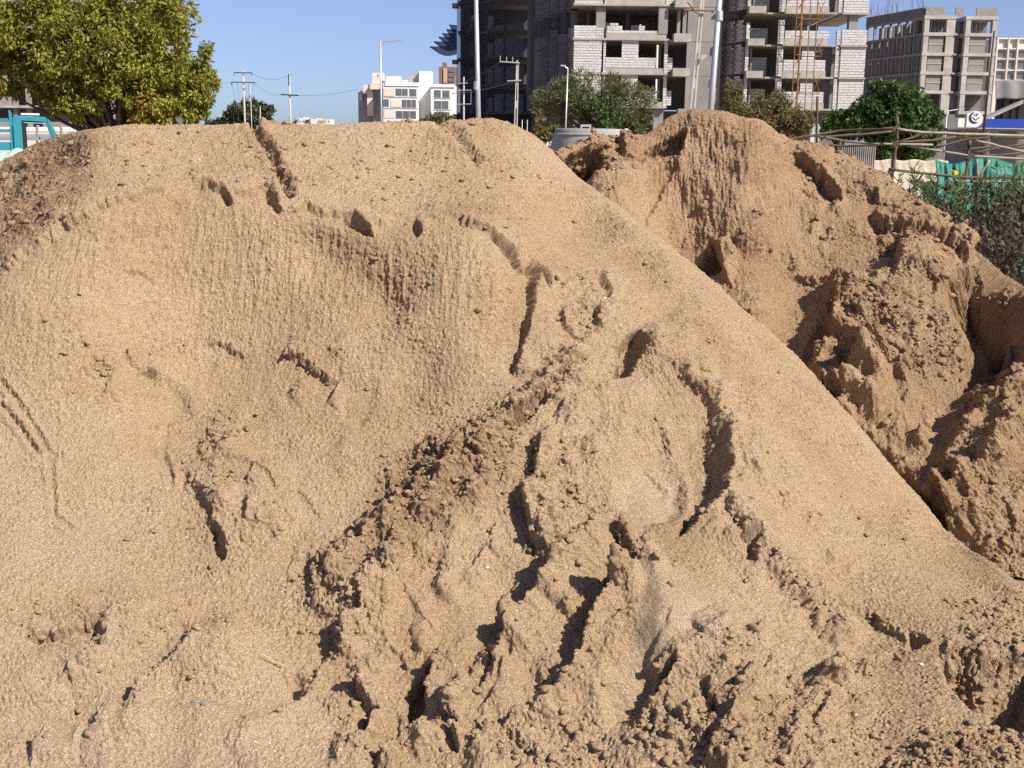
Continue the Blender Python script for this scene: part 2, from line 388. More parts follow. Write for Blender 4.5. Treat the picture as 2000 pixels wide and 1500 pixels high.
def heap(name, label, columns, colq, row_n, crest_stage, author, material, seed, grain=1.0, runnel=0.0065):
    g, st = loft(columns, colq, row_n); g = smooth_grid(g, 6)
    r, c, _ = g.shape; nrm = grid_normals(g)
    if nrm[r // 3, c // 2, 1] > 0: nrm = -nrm
    p = g.reshape(-1, 3); n = nrm.reshape(-1, 3); sx, sy = project(p)
    ok = (np.repeat(st, c) <= crest_stage + 0.35) & (p[:, 1] > 1.0)
    rel = Relief(p, sx, sy, ok); author(rel)
    steep = sstep(0.12, 0.62, 1 - np.abs(n[:, 2]))                     # 0 on gentle slopes, 1 on faces
    view = (sx > -60) & (sx < 2060) & (sy < 1560)
    amp = 1 - 0.75 * rel.smooth
    # first pass: ledges and hollows, broad swells
    d = 1.1 * rel.d + 0.015 * fbm(p, 0.42, 3, seed) * amp + 0.0022 * fbm(p, 0.085, 2, seed + 40) * amp
    d = smooth_grid(d.reshape(r, c, 1), 1).reshape(-1)
    v = p + n * d[:, None]
    n1 = grid_normals(smooth_grid(v.reshape(r, c, 3), 3))
    if nrm[r // 3, c // 2] @ n1[r // 3, c // 2] < 0: n1 = -n1
    n1 = n1.reshape(-1, 3); n1 = 0.75 * n1 + 0.25 * n; n1 /= np.linalg.norm(n1, axis=1, keepdims=True)
    # second pass, along the new surface: runnels on steep faces, crumbs, grains
    e = np.zeros(len(v), np.float32)
    i = np.nonzero(view & (steep > 0.02))[0]; q = v[i]
    e[i] += runnel * steep[i] * amp[i] * fbm(q, 0.020, 3, seed + 70, 0.65, (1, 5.0, 8.0))
    i = np.nonzero(view)[0]; q = v[i]; ro = np.clip(rel.rough[i], 0, 1); sm = rel.smooth[i]
    gm = (0.75 + 0.5 * vnoise(q[:, 0] * 6, q[:, 1] * 6, q[:, 2] * 6, seed + 33)) * (1 - 0.85 * sm) * (1 + 0.7 * ro) * grain
    def billow(q, sc, sd, st=1.25): return np.abs(vnoise(q[:, 0] / sc, q[:, 1] / sc, q[:, 2] / (sc * st), sd))
    e[i] += gm * (0.0030 * billow(q, 0.026, seed + 90) + 0.0145 * billow(q, 0.0135, seed + 91, 1.4) - 0.005)
    i = np.nonzero(rel.rough > 0.03)[0]; q = v[i]
    if len(i):
        w = np.clip(rel.rough[i], 0, 1)
        q1 = q + 0.022 * np.stack([fbm(q, 0.04, 2, seed + s_) for s_ in (7, 9, 12)], 1)
        big = 0
        for sc_, am_, th_ in ((0.100, 0.042, 1.55), (0.052, 0.027, 1.15), (0.028, 0.016, 0.8)):
            d1, h1 = worley(q1 * np.array([1, 1, 0.8]), sc_, seed + int(sc_ * 1000))
            big = big + am_ * np.clip(3.2 * (1 - d1 * 1.35), 0, 0.8) * np.clip(h1 * 2.4 - th_, 0, 1)
        keep = sstep(-0.25, 0.3, vnoise(q[:, 0] / 0.14, q[:, 1] / 0.14, q[:, 2] / 0.14, seed + 21))
        e[i] += w * (keep * (big + 0.022 * billow(q1, 0.06, seed + 8)) + 0.018 * billow(q1, 0.022, seed + 61) - 0.008)
    v = v + n1 * e[:, None]; n = n1
    o = np_mesh(name, v, grid_faces(r, c), material, None, True)
    at = o.data.attributes.new('dryness_and_shade', 'FLOAT', 'POINT'); at.data.foreach_set('value', np.clip(rel.tone + 0.42 * fbm(p, 0.45, 4, seed + 200, 0.6), -1, 1).astype(np.float32))  # holds dryness, random mottling and the painted shade
    tag(o, label, 'sand heap', 'heaps of dumped building sand')
    return o, v, n, sx, sy, rel

def frange(a, b_, s): return list(np.arange(a, b_, s))
FLOOR = [1640, 1500]
def column(px, keys, back=(0, 1), floor=True):
    """keys: (py, Y) from the foot to the crest; the far slope behind the crest is added at the angle of repose."""
    pts = [P(px, py, Y) for py, Y in keys]
    c = pts[-1]; b_ = np.array([back[0], back[1], 0.0]); b_ /= np.linalg.norm(b_)
    z = max(c[2], 0.12)
    pts.append(c + b_ * 0.22 * z + np.array([0, 0, -0.08 * z]))
    pts.append(c + b_ * 0.75 * z + np.array([0, 0, -0.42 * z]))
    pts.append(np.array([c[0], c[1], 0]) + b_ * 1.75 * z + np.array([0, 0, -0.06]))
    if floor:
        f0 = pts[0].copy(); f0[1] -= 0.55; f0[0] *= f0[1] / pts[0][1]; f0[2] = 0.03
        f1 = pts[0].copy(); f1[1] -= 1.5; f1[0] *= 0.6; f1[2] = -0.06
        pts = [f1, f0] + pts
    return px, pts
S = [1500, 1150, 800]
front_cols = [
    column(-1000, [(1500, 2.86), (1260, 3.62), (1200, 3.88), (1170, 4.03), (1150, 4.12), (1135, 4.2), (1120, 4.28)]),
    column(-600, [(1500, 2.75), (1250, 3.1), (1080, 3.5), (1000, 3.7), (930, 3.85), (860, 4.1), (800, 4.4)], (-0.5, 1)),
    column(-250, [(1500, 2.75), (1180, 3.2), (900, 3.6), (750, 3.9), (650, 4.2), (540, 5.0), (478, 5.8)], (-0.4, 1)),
    column(0, [(1500, 2.75), (1150, 3.25), (850, 3.75), (680, 3.98), (550, 4.2), (425, 4.95), (322, 5.75)], (-0.2, 1)),
    column(110, [(1500, 2.75), (1150, 3.28), (825, 3.8), (640, 4.03), (455, 4.26), (350, 4.82), (268, 5.4)], (-0.1, 1)),
    column(200, [(1500, 2.75), (1150, 3.3), (800, 3.85), (600, 4.1), (392, 4.32), (312, 4.68), (246, 5.1)]),
    column(400, [(1500, 2.75), (1150, 3.35), (800, 3.95), (600, 4.22), (362, 4.48), (300, 4.82), (240, 5.2)]),
    column(600, [(1500, 2.75), (1150, 3.35), (800, 3.95), (600, 4.25), (405, 4.45), (320, 4.87), (241, 5.3)]),
    column(800, [(1500, 2.75), (1130, 3.35), (800, 3.95), (620, 4.2), (450, 4.40), (340, 4.92), (238, 5.35)]),
    column(960, [(1500, 2.72), (1120, 3.35), (825, 3.9), (645, 4.18), (485, 4.36), (360, 4.9), (235, 5.42)], (0.1, 1)),
    column(1030, [(1500, 2.72), (1120, 3.33), (835, 3.88), (665, 4.17), (520, 4.38), (380, 4.92), (258, 5.42)], (0.3, 1)),
    column(1100, [(1500, 2.70), (1120, 3.3), (850, 3.85), (700, 4.15), (560, 4.4), (430, 4.95), (324, 5.35)], (0.5, 1)),
    column(1250, [(1500, 2.68), (1150, 3.2), (900, 3.75), (760, 4.1), (645, 4.3), (540, 4.7), (440, 5.05)], (0.7, 1)),
    column(1400, [(1500, 2.62), (1220, 3.05), (1020, 3.55), (920, 3.8), (820, 4.05), (695, 4.4), (570, 4.8)], (0.8, 1)),
    column(1550, [(1500, 2.60), (1280, 2.98), (1130, 3.4), (1040, 3.65), (950, 3.85), (830, 4.2), (712, 4.55)], (0.8, 1)),
    column(1700, [(1500, 2.62), (1320, 3.0), (1210, 3.35), (1140, 3.55), (1070, 3.75), (975, 4.05), (876, 4.3)], (0.8, 1)),
    column(1850, [(1500, 2.56), (1350, 2.88), (1270, 3.12), (1210, 3.35), (1160, 3.55), (1100, 3.82), (1042, 4.1)], (0.8, 1)),
    column(2000, [(1500, 2.55), (1370, 2.82), (1300, 3.06), (1258, 3.22), (1218, 3.38), (1182, 3.54), (1150, 3.68)], (0.8, 1)),
    column(2400, [(1500, 2.6), (1380, 2.95), (1310, 3.2), (1270, 3.36), (1238, 3.5), (1210, 3.64), (1185, 3.78)], (0.8, 1)),
]
front_q = np.array(frange(-1000, -60, 14) + frange(-60, 2060, 2.35) + frange(2060, 2401, 14))

def scatter(R, area, n, length, height, angle, seed):
    """Small broken edges and shovel nicks strewn over an area."""
    rg = random.Random(seed); xs_, ys_ = [a[0] for a in area], [a[1] for a in area]
    def ins(x, y):
        c = False
        for (x0, y0), (x1, y1) in zip(area, area[1:] + area[:1]):
            if (y0 > y) != (y1 > y) and x < (x1 - x0) * (y - y0) / (y1 - y0) + x0: c = not c
        return c
    k = 0
    while k < n:
        x, y = rg.uniform(min(xs_), max(xs_)), rg.uniform(min(ys_), max(ys_))
        if not ins(x, y): continue
        k += 1; L_ = rg.uniform(*length); a = math.radians(rg.uniform(*angle)); h = rg.uniform(*height)
        dx, dy = math.cos(a) * L_, math.sin(a) * L_; bx, by = rg.uniform(-0.25, 0.25) * dy, -rg.uniform(-0.25, 0.25) * dx
        pts = [(x, y), (x + dx * 0.5 + bx, y + dy * 0.5 + by), (x + dx, y + dy)]
        if rg.random() < 0.5: R.step(pts, h, h, 0.35 * L_, 0.22 * L_, 3, 0.2, rg.choice((0, 0, 0.4)))
        else: R.ridge(pts, 1.6 * h, 0.22 * L_ + 6, 0.6 * L_ + 10, 3, 0.25, rg.choice((0, 0.3)))

def author_front(R):
    scatter(R, [(880, 1000), (1180, 960), (1420, 1060), (1700, 1290), (1760, 1500), (760, 1500), (640, 1300)], 90, (35, 130), (0.004, 0.013), (110, 150), 901)
    scatter(R, [(700, 1060), (980, 850), (1140, 720), (1180, 860), (1000, 1060), (760, 1180)], 40, (20, 70), (0.006, 0.018), (100, 150), 902)
    scatter(R, [(0, 1180), (500, 1180), (600, 1480), (0, 1480)], 22, (40, 150), (0.002, 0.006), (120, 160), 903)
    scatter(R, [(200, 640), (640, 640), (700, 840), (560, 1040), (300, 1000)], 34, (25, 90), (0.003, 0.009), (50, 130), 904)
    scatter(R, [(1150, 480), (1300, 640), (1500, 900), (1700, 1150), (1500, 1100), (1300, 760)], 24, (14, 40), (0.003, 0.008), (40, 120), 905)
    # broad shape: the scooped bowl of the dug face and the shoulders either side of it
    R.mound(400, 620, 240, 230, -0.085).mound(900, 620, 120, 220, 0.045).mound(640, 520, 90, 130, -0.02).mound(60, 700, 120, 220, 0.03)
    # crumbling bank from the upper right down to the lower left, under the bowl
    R.ridge([(1165, 690), (1110, 735), (1050, 795), (990, 852), (900, 905), (820, 975), (740, 1045), (660, 1120), (600, 1190)], 0.085, 46, 240, 10, 0.10, 0.75)
    # rim of the right-hand hollow
    R.ridge([(1244, 632), (1300, 712), (1366, 790), (1402, 850), (1414, 930), (1398, 990), (1340, 1050)], 0.055, 60, 170, 5, 0.10, 0.35)
    R.ridge([(1396, 990), (1440, 1050), (1500, 1110), (1590, 1190), (1680, 1270)], 0.05, 60, 60, 7, 0.15, 0.55)
    # banks of the shovel trenches, fanning down to the left
    R.ridge([(1210, 1000), (1150, 1042), (1100, 1105), (1040, 1180), (985, 1252), (930, 1330), (880, 1400), (820, 1480)], 0.042, 30, 125, 3.5, 0.08, 0.55)
    R.ridge([(1300, 1075), (1240, 1128), (1185, 1190), (1150, 1256), (1112, 1336), (1050, 1395), (960, 1450), (900, 1500)], 0.046, 30, 140, 3.5, 0.08, 0.45)
    R.ridge([(1060, 880), (1046, 940), (1034, 1000), (1052, 1090)], 0.03, 26, 70, 6, 0.12, 0.5)
    R.ridge([(1440, 1200), (1390, 1250), (1336, 1300), (1290, 1372), (1240, 1430), (1180, 1490)], 0.035, 34, 120, 5, 0.12, 0.3)
    R.ridge([(1640, 1290), (1600, 1350), (1560, 1420), (1540, 1500)], 0.045, 34, 110, 7, 0.15, 0.4)
    R.ridge([(1480, 1300), (1450, 1360), (1420, 1430), (1380, 1510)], 0.045, 30, 90, 7, 0.15, 0.5)
    R.ridge([(770, 1100), (730, 1170), (680, 1240), (650, 1310)], 0.035, 34, 110, 8, 0.15, 0.8)
    R.ridge([(880, 1270), (850, 1320), (820, 1400), (780, 1480)], 0.03, 26, 90, 5, 0.1, 0.4)
    R.ridge([(700, 1290), (706, 1340), (690, 1420), (640, 1500)], 0.03, 26, 90, 6, 0.12, 0.5)
    # spur left of the middle
    R.ridge([(452, 830), (424, 905), (416, 980), (440, 1090)], 0.022, 40, 150, 5, 0.12)
    R.ridge([(500, 900), (520, 960), (560, 1060)], 0.03, 60, 90, 6, 0.2)
    # powdery dry sand low on the left, shade painted into the colour where the tone is negative
    R.zone([(-60, 1200), (250, 1230), (420, 1280), (560, 1290), (640, 1400), (660, 1540), (-60, 1540)], 0.6, 90, 30, 'tone')
    R.zone([(-60, 740), (180, 800), (330, 960), (380, 1120), (200, 1180), (-60, 1150)], 0.35, 90, 30, 'tone')
    R.zone([(1240, 1110), (1300, 1110), (1340, 1180), (1420, 1240), (1400, 1280), (1330, 1250), (1300, 1340), (1200, 1390), (1250, 1230)], 0.45, 20, 8, 'tone')
    R.zone([(1196, 940), (1250, 900), (1330, 930), (1340, 1000), (1250, 1025)], 0.5, 20, 8, 'tone')
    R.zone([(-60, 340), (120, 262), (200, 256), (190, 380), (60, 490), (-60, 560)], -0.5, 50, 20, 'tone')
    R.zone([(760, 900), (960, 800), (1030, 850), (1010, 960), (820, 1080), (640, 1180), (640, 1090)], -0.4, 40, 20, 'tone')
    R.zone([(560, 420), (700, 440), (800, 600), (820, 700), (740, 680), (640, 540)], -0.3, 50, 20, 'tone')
    # scarp lip at the top of the dug face, in pieces, with its little overhangs
    R.step([(0, 552), (70, 492), (150, 425), (205, 388), (300, 362), (372, 346)], 0.018, 0.020, 40, 60, 5)
    R.step([(368, 347), (400, 345), (428, 352), (446, 376), (452, 400)], 0.022, 0.040, 18, 18, 3)
    R.step([(452, 372), (500, 362), (518, 352), (535, 385), (556, 412)], 0.020, 0.038, 16, 18, 4)
    R.step([(556, 408), (600, 398), (668, 412), (700, 425), (726, 458)], 0.014, 0.022, 26, 26, 4)
    R.pit([(668, 410), (692, 410), (722, 440), (727, 462), (694, 442), (672, 427)], 0.055, 4, 3)
    R.step([(726, 440), (770, 432), (806, 428), (814, 444), (822, 466)], 0.012, 0.018, 20, 20, 4)
    R.pit([(803, 432), (812, 422), (822, 455), (816, 470), (806, 455)], 0.04, 4, 2)
    R.step([(826, 434), (880, 436), (930, 448), (960, 466), (986, 486), (1006, 522), (1030, 540)], 0.014, 0.024, 24, 20, 4, rough=0.3)
    R.pit([(955, 470), (972, 470), (1000, 500), (1012, 530), (988, 512)], 0.045, 4, 3)
    # the groove and faint tracks on the upper slope
    R.groove([(488, 236), (512, 268), (532, 305), (552, 345), (572, 384)], 0.042, 8, 3, 0.014, 0.04, 0.7)
    R.groove([(848, 236), (890, 262), (918, 300), (935, 326)], 0.022, 9, 4, 0.008, 0.06, 0.45)
    R.groove([(700, 408), (742, 412), (800, 432), (870, 430), (930, 452)], 0.010, 4, 3)
    # upright slot at the right of the face: its right side stands proud
    R.step([(1044, 512), (1034, 560), (1030, 620), (1020, 668), (1010, 716), (1002, 752)], 0.040, 0.030, 70, 26, 2.5, 0.10)
    R.pit([(1026, 530), (1044, 512), (1060, 540), (1074, 572), (1062, 566), (1044, 545)], 0.065, 5, 3)
    # valley running down the middle of the face
    R.groove([(560, 430), (640, 500), (700, 540), (756, 590), (806, 650)], 0.035, 52, 10, 0, 0.2)
    R.step([(690, 470), (715, 520), (756, 575), (800, 620), (812, 660)], 0.005, 0.006, 70, 60, 9, 0.25, w=16)
    R.mound(650, 640, 130, 150, 0.040).mound(470, 560, 130, 180, 0.022).mound(900, 600, 80, 130, 0.035).mound(180, 640, 150, 200, 0.02)
    R.groove([(830, 640), (820, 760), (780, 830)], 0.02, 45, 10, 0, 0.3)
    # crumbled ring of clods under the lip
    R.zone([(1080, 530), (1160, 520), (1200, 580), (1190, 650), (1110, 670), (1085, 620)], 0.55, 26)
    R.pit([(1120, 600), (1170, 596), (1180, 640), (1140, 665), (1112, 645)], 0.022, 16, 4)
    R.step([(1090, 610), (1096, 648), (1118, 660), (1124, 640)], 0.03, 0.025, 14, 10, 2)
    R.step([(1170, 532), (1190, 560), (1192, 582)], 0.028, 0.03, 10, 14, 2)
    R.pit([(1158, 596), (1174, 592), (1170, 616), (1158, 618)], 0.03, 4, 2)
    # right-hand hole and the edge that runs down-left from it
    R.pit([(1216, 668), (1232, 648), (1248, 640), (1256, 672), (1248, 702), (1232, 724), (1222, 746), (1194, 750), (1200, 728), (1210, 712), (1206, 688)], 0.075, 5, 3)
    R.step([(1150, 700), (1120, 722), (1080, 758), (1050, 792), (1012, 830), (1000, 872)], -0.050, -0.045, 26, 60, 5, 0.1, 0.9)
    R.pit([(1060, 776), (1074, 790), (1052, 812), (1030, 838), (1004, 860), (1002, 840), (1026, 806)], 0.060, 7, 4)
    R.step([(1192, 762), (1150, 790), (1104, 806), (1060, 850)], 0.020, 0.018, 24, 24, 4)
    # tall mass right of it, the broken rim and the footprint hollow below
    R.mound(1260, 790, 80, 70, 0.05)
    R.step([(1300, 716), (1340, 762), (1376, 800), (1400, 850), (1408, 930), (1396, 990), (1352, 1032), (1318, 1056)], 0.030, 0.045, 44, 62, 4, 0.10, 0.5)
    R.pit([(1376, 830), (1400, 850), (1412, 930), (1398, 992), (1350, 1034), (1316, 1054), (1330, 1026), (1352, 985), (1350, 930), (1340, 880)], 0.045, 14, 4)
    R.pit([(1196, 930), (1240, 880), (1300, 870), (1350, 930), (1352, 990), (1310, 1020), (1250, 1030), (1206, 990)], 0.035, 26, 5)
    R.zone([(1196, 940), (1250, 900), (1330, 930), (1340, 1000), (1250, 1025)], 0.75, 20, 6, 'smooth')
    R.step([(1255, 900), (1290, 925), (1312, 950)], 0.010, 0.012, 20, 10, 4)
    R.step([(1240, 870), (1290, 850), (1320, 880)], 0.02, 0.012, 20, 16, 4, rough=0.6)
    # loose lumps left of the footprint
    R.zone([(1040, 880), (1110, 870), (1140, 960), (1080, 1090), (1030, 1080), (1020, 990)], 0.6, 26)
    R.step([(1064, 890), (1050, 920), (1048, 960)], 0.035, 0.05, 20, 14, 3)
    R.step([(1036, 978), (1030, 1008), (1042, 1040), (1050, 1088)], 0.04, 0.06, 24, 16, 3)
    R.block([(1056, 1016), (1090, 1010), (1110, 1050), (1090, 1090), (1058, 1086)], 0.03, 12, 4)
    R.zone([(760, 900), (850, 850), (960, 800), (1030, 850), (1010, 960), (900, 1010), (820, 1080), (700, 1130), (690, 1060)], 0.72, 40)
    R.zone([(560, 1080), (690, 1040), (780, 1080), (800, 1150), (700, 1180), (680, 1260), (560, 1250)], 0.6, 40)
    R.zone([(640, 1180), (720, 1190), (720, 1290), (640, 1300)], 0.7, 24)
    R.mound(900, 930, 120, 80, 0.02, 20)
    # three shovel trenches running down-left, each in shade along its right bank
    R.step([(1182, 1022), (1150, 1040), (1112, 1090), (1060, 1160), (1020, 1205), (975, 1258)], 0.045, 0.035, 40, 30, 2.5, 0.08, 0.5)
    R.step([(1208, 1026), (1228, 1064), (1236, 1092), (1210, 1122), (1186, 1150)], 0.050, 0.055, 22, 20, 4, 0.1, 0.7)
    R.step([(1284, 1086), (1250, 1120), (1214, 1150), (1172, 1204), (1150, 1254), (1118, 1330)], 0.045, 0.040, 52, 30, 2.5, 0.08, 0.5)
    R.step([(1010, 1190), (980, 1260), (960, 1320), (930, 1370)], 0.04, 0.045, 26, 24, 4, 0.12, 0.8)
    R.zone([(780, 1180), (960, 1130), (1000, 1170), (960, 1260), (830, 1280), (770, 1240)], 0.8, 26, 8, 'smooth')
    R.step([(778, 1130), (800, 1180), (836, 1220), (850, 1235)], 0.010, 0.008, 30, 14, 5, rough=0.4)
    R.step([(664, 1290), (676, 1240), (700, 1215), (716, 1180)], -0.035, -0.04, 18, 28, 4, 0.1, 0.6)
    R.step([(720, 1220), (760, 1270), (800, 1290)], 0.008, 0.008, 20, 10, 4)
    # the little pyramid and dry spill at the lower middle
    R.mound(1330, 1220, 90, 80, 0.045).mound(1300, 1260, 40, 60, 0.03)
    R.zone([(1240, 1110), (1300, 1110), (1340, 1180), (1420, 1240), (1400, 1280), (1330, 1250), (1300, 1340), (1180, 1400), (1160, 1340), (1250, 1230)], 0.85, 22, 6, 'smooth')
    R.step([(1342, 1228), (1380, 1262), (1440, 1268), (1490, 1240), (1500, 1210)], 0.0, 0.022, 20, 26, 2)
    R.pit([(1278, 1342), (1296, 1316), (1332, 1298), (1328, 1316), (1304, 1346), (1286, 1364)], 0.070, 6, 2)
    R.groove([(1290, 1310), (1240, 1380), (1180, 1402)], 0.03, 26, 4, 0, 0.15)
    # front blocks along the lower edge, in shade on their left
    R.block([(862, 1292), (900, 1300), (930, 1360), (900, 1420), (838, 1410), (826, 1350)], 0.03, 14, 4, (-0.5, -0.4))
    R.pit([(800, 1352), (836, 1306), (862, 1290), (842, 1340), (830, 1400), (802, 1432), (790, 1400)], 0.06, 8, 4)
    R.step([(710, 1330), (700, 1360), (730, 1392), (744, 1402)], 0.05, 0.055, 22, 16, 3)
    R.step([(745, 1385), (720, 1420), (716, 1450)], 0.04, 0.045, 22, 20, 3)
    R.step([(900, 1420), (860, 1440), (790, 1460), (730, 1490)], 0.06, 0.06, 34, 24, 4, 0.1, 0.6)
    R.step([(905, 1422), (890, 1450), (902, 1480)], 0.045, 0.05, 18, 18, 3)
    R.step([(1112, 1340), (1078, 1372), (1060, 1384)], 0.03, 0.04, 20, 18, 3)
    R.step([(1110, 1370), (1062, 1390), (1000, 1420), (980, 1450)], 0.045, 0.045, 34, 26, 4, 0.1, 0.5)
    R.pit([(1376, 1374), (1396, 1370), (1402, 1390), (1386, 1398)], 0.05, 6, 2)
    R.step([(1386, 1330), (1384, 1380), (1396, 1420)], 0.02, 0.03, 24, 18, 3)
    R.step([(1540, 1330), (1560, 1330), (1620, 1345), (1640, 1330)], 0.022, 0.03, 16, 26, 4, 0.1, 0.5)
    R.step([(1610, 1360), (1596, 1400), (1586, 1420)], 0.025, 0.025, 18, 14, 3)
    R.zone([(1240, 1400), (1330, 1380), (1460, 1430), (1460, 1500), (1240, 1500)], 0.75, 30)
    R.zone([(950, 1430), (1130, 1390), (1200, 1440), (1180, 1520), (950, 1520)], 0.6, 30)
    R.zone([(1360, 1250), (1450, 1260), (1450, 1310), (1400, 1330)], 0.5, 18)
    R.zone([(1640, 1290), (1710, 1286), (1712, 1318), (1650, 1322)], 0.9, 10)
    # right flank: star hole, small ripples, the lower slide and the hole at its foot
    R.pit([(1424, 1070), (1452, 1058), (1472, 1066), (1466, 1090), (1468, 1110), (1456, 1108), (1448, 1082)], 0.065, 5, 3)
    R.step([(1396, 1002), (1430, 1050), (1490, 1096)], 0.03, 0.03, 26, 26, 5, 0.15, 0.6)
    R.step([(1420, 860), (1440, 900), (1450, 940)], 0.012, 0.010, 10, 8, 2).step([(1455, 920), (1464, 940), (1476, 944)], 0.016, 0.012, 10, 8, 2)
    R.step([(1530, 1100), (1620, 1160), (1700, 1200), (1760, 1240), (1790, 1262)], 0.012, 0.014, 40, 24, 5, 0.15, 0.3)
    R.pit([(1776, 1228), (1800, 1236), (1818, 1250), (1790, 1262), (1770, 1264)], 0.04, 4, 2)
    R.step([(1480, 1110), (1560, 1180), (1640, 1280)], 0.015, 0.02, 60, 40, 8, 0.2)
    R.step([(1760, 1268), (1700, 1276), (1640, 1290)], -0.012, -0.012, 20, 20, 4)
    R.pit([(1832, 1290), (1860, 1270), (1920, 1288), (2010, 1285), (2060, 1330), (2060, 1440), (1960, 1425), (1908, 1384), (1866, 1336)], 0.13, 30, 6, (0.3, -0.5))
    R.step([(1840, 1284), (1900, 1282), (1990, 1280), (2050, 1290)], 0.03, 0.03, 26, 40, 5, 0.05, 0.8)
    R.zone([(1850, 1180), (2060, 1150), (2060, 1300), (1900, 1290)], 0.45, 40)
    R.zone([(1880, 1380), (2060, 1430), (2060, 1540), (1700, 1540), (1740, 1450)], 0.45, 40)
    R.pit([(1850, 1445), (1880, 1432), (1882, 1460), (1858, 1466)], 0.04, 6, 3)
    R.zone([(1450, 1340), (1700, 1350), (1760, 1450), (1650, 1540), (1470, 1520)], 0.35, 50)
    # left part: smooth facet, the crack that opens into a hole, double track, thumb-print dent
    R.block([(428, 880), (452, 838), (478, 850), (500, 880), (506, 915), (470, 910), (440, 905)], 0.020, 14, 3, (0, 0.6))
    R.zone([(432, 880), (454, 842), (500, 880), (505, 905), (450, 905)], 0.95, 10, 3, 'smooth')
    R.step([(320, 880), (334, 905), (342, 940)], 0.016, 0.018, 16, 10, 3)
    R.step([(354, 906), (380, 938), (402, 976), (420, 1030), (432, 1080), (440, 1098)], 0.014, 0.016, 60, 10, 5, 0.08, 0.35)
    R.pit([(412, 1030), (424, 1030), (440, 1052), (442, 1092), (434, 1100), (416, 1076)], 0.035, 4, 2)
    R.step([(498, 908), (492, 940), (488, 960)], 0.018, 0.018, 20, 10, 3).step([(502, 912), (528, 938), (546, 966)], 0.015, 0.022, 14, 12, 4)
    R.step([(486, 985), (484, 1010), (478, 1030)], 0.03, 0.02, 26, 14, 2)
    R.mound(470, 960, 60, 70, 0.03).mound(480, 1080, 60, 50, 0.02)
    R.zone([(330, 880), (500, 900), (560, 1000), (540, 1110), (400, 1110), (360, 980)], 0.22, 30)
    R.zone([(390, 800), (440, 790), (500, 830), (420, 900), (390, 870)], 0.4, 20)
    R.pit([(264, 740), (290, 712), (330, 720), (370, 750), (372, 800), (330, 826), (290, 822), (266, 795)], 0.024, 20, 4)
    R.zone([(272, 770), (330, 760), (360, 790), (330, 820), (285, 815)], 0.8, 12, 4, 'smooth')
    R.step([(282, 716), (306, 714)], 0.02, 0.025, 10, 10, 2, 0)
    R.step([(640, 778), (648, 770), (658, 752)], -0.03, -0.035, 10, 16, 1.5, 0)
    R.pit([(660, 760), (700, 738), (740, 742), (736, 800), (700, 840), (664, 812)], 0.016, 20, 4)
    R.zone([(670, 770), (720, 750), (730, 800), (690, 820)], 0.7, 12, 4, 'smooth')
    R.step([(396, 648), (440, 660), (480, 685)], 0.014, 0.014, 20, 20, 4).step([(548, 678), (580, 692), (610, 720), (650, 745)], 0.018, 0.022, 24, 24, 5, rough=0.5)
    R.groove([(0, 742), (30, 780), (62, 830), (92, 880), (100, 892)], 0.008, 5, 3, 0.007, 0.05, 0.2).groove([(0, 790), (40, 840), (76, 890)], 0.008, 5, 3, 0.006)
    R.step([(80, 890), (112, 888)], 0.006, 0.008, 10, 10, 1, 0)
    R.groove([(98, 900), (104, 960), (106, 1010), (150, 1040)], 0.008, 5, 4, 0.006)
    R.step([(255, 522), (276, 524), (305, 540)], 0.010, 0.014, 12, 10, 2, 0)
    R.step([(200, 690), (215, 720), (200, 770)], 0.015, 0.012, 30, 30, 6, rough=0.4)
    R.zone([(110, 640), (230, 660), (230, 780), (170, 800), (110, 720)], 0.22, 40)
    R.zone([(240, 640), (420, 640), (400, 700), (240, 690)], 0.20, 30)
    R.zone([(-60, 340), (120, 262), (200, 256), (190, 380), (60, 490), (-60, 560)], 0.5, 50)
    R.zone([(190, 250), (520, 240), (1000, 240), (1100, 380), (1000, 480), (740, 400), (560, 380), (380, 340), (210, 380)], 0.26, 40)
    R.zone([(1050, 330), (1250, 480), (1550, 760), (1850, 1080), (1700, 1120), (1400, 800), (1240, 620), (1060, 500)], 0.10, 30)
    # lower left: soft hummocks, a slab-like facet, dull hollows
    R.mound(140, 1290, 90, 40, 0.045).mound(430, 1290, 90, 50, 0.07, -15).mound(400, 1430, 110, 50, 0.055).mound(230, 1440, 80, 40, 0.04).mound(60, 1350, 60, 34, 0.035).mound(300, 1190, 120, 40, 0.03)
    R.ridge([(480, 1190), (430, 1235), (390, 1262), (330, 1312), (262, 1368), (180, 1400)], 0.030, 40, 110, 7, 0.15, 0.25)
    R.ridge([(640, 1330), (590, 1386), (520, 1424), (440, 1490)], 0.030, 36, 110, 6, 0.15, 0.15)
    R.ridge([(230, 1180), (214, 1240), (190, 1290), (120, 1330)], 0.028, 34, 100, 7, 0.15, 0.25)
    R.ridge([(300, 1330), (280, 1390), (200, 1430), (150, 1490)], 0.026, 30, 90, 5, 0.15, 0.2)
    R.step([(52, 1258), (90, 1250), (130, 1240), (200, 1206)], 0.028, 0.035, 30, 30, 4, 0.15, 0.3)
    R.pit([(150, 1230), (200, 1216), (212, 1270), (180, 1286)], 0.02, 14, 5)
    R.step([(390, 1240), (370, 1275), (330, 1310), (290, 1335)], 0.012, 0.024, 26, 26, 4, 0.12, 0.6)
    R.step([(296, 1336), (262, 1366), (230, 1396), (150, 1404), (110, 1420), (50, 1470)], 0.02, 0.022, 26, 26, 4, 0.1, 0.4)
    R.block([(60, 1440), (110, 1420), (178, 1438), (150, 1480), (60, 1492)], 0.022, 8, 3).zone([(60, 1442), (110, 1422), (172, 1440), (146, 1480), (64, 1488)], 0.9, 8, 3, 'smooth')
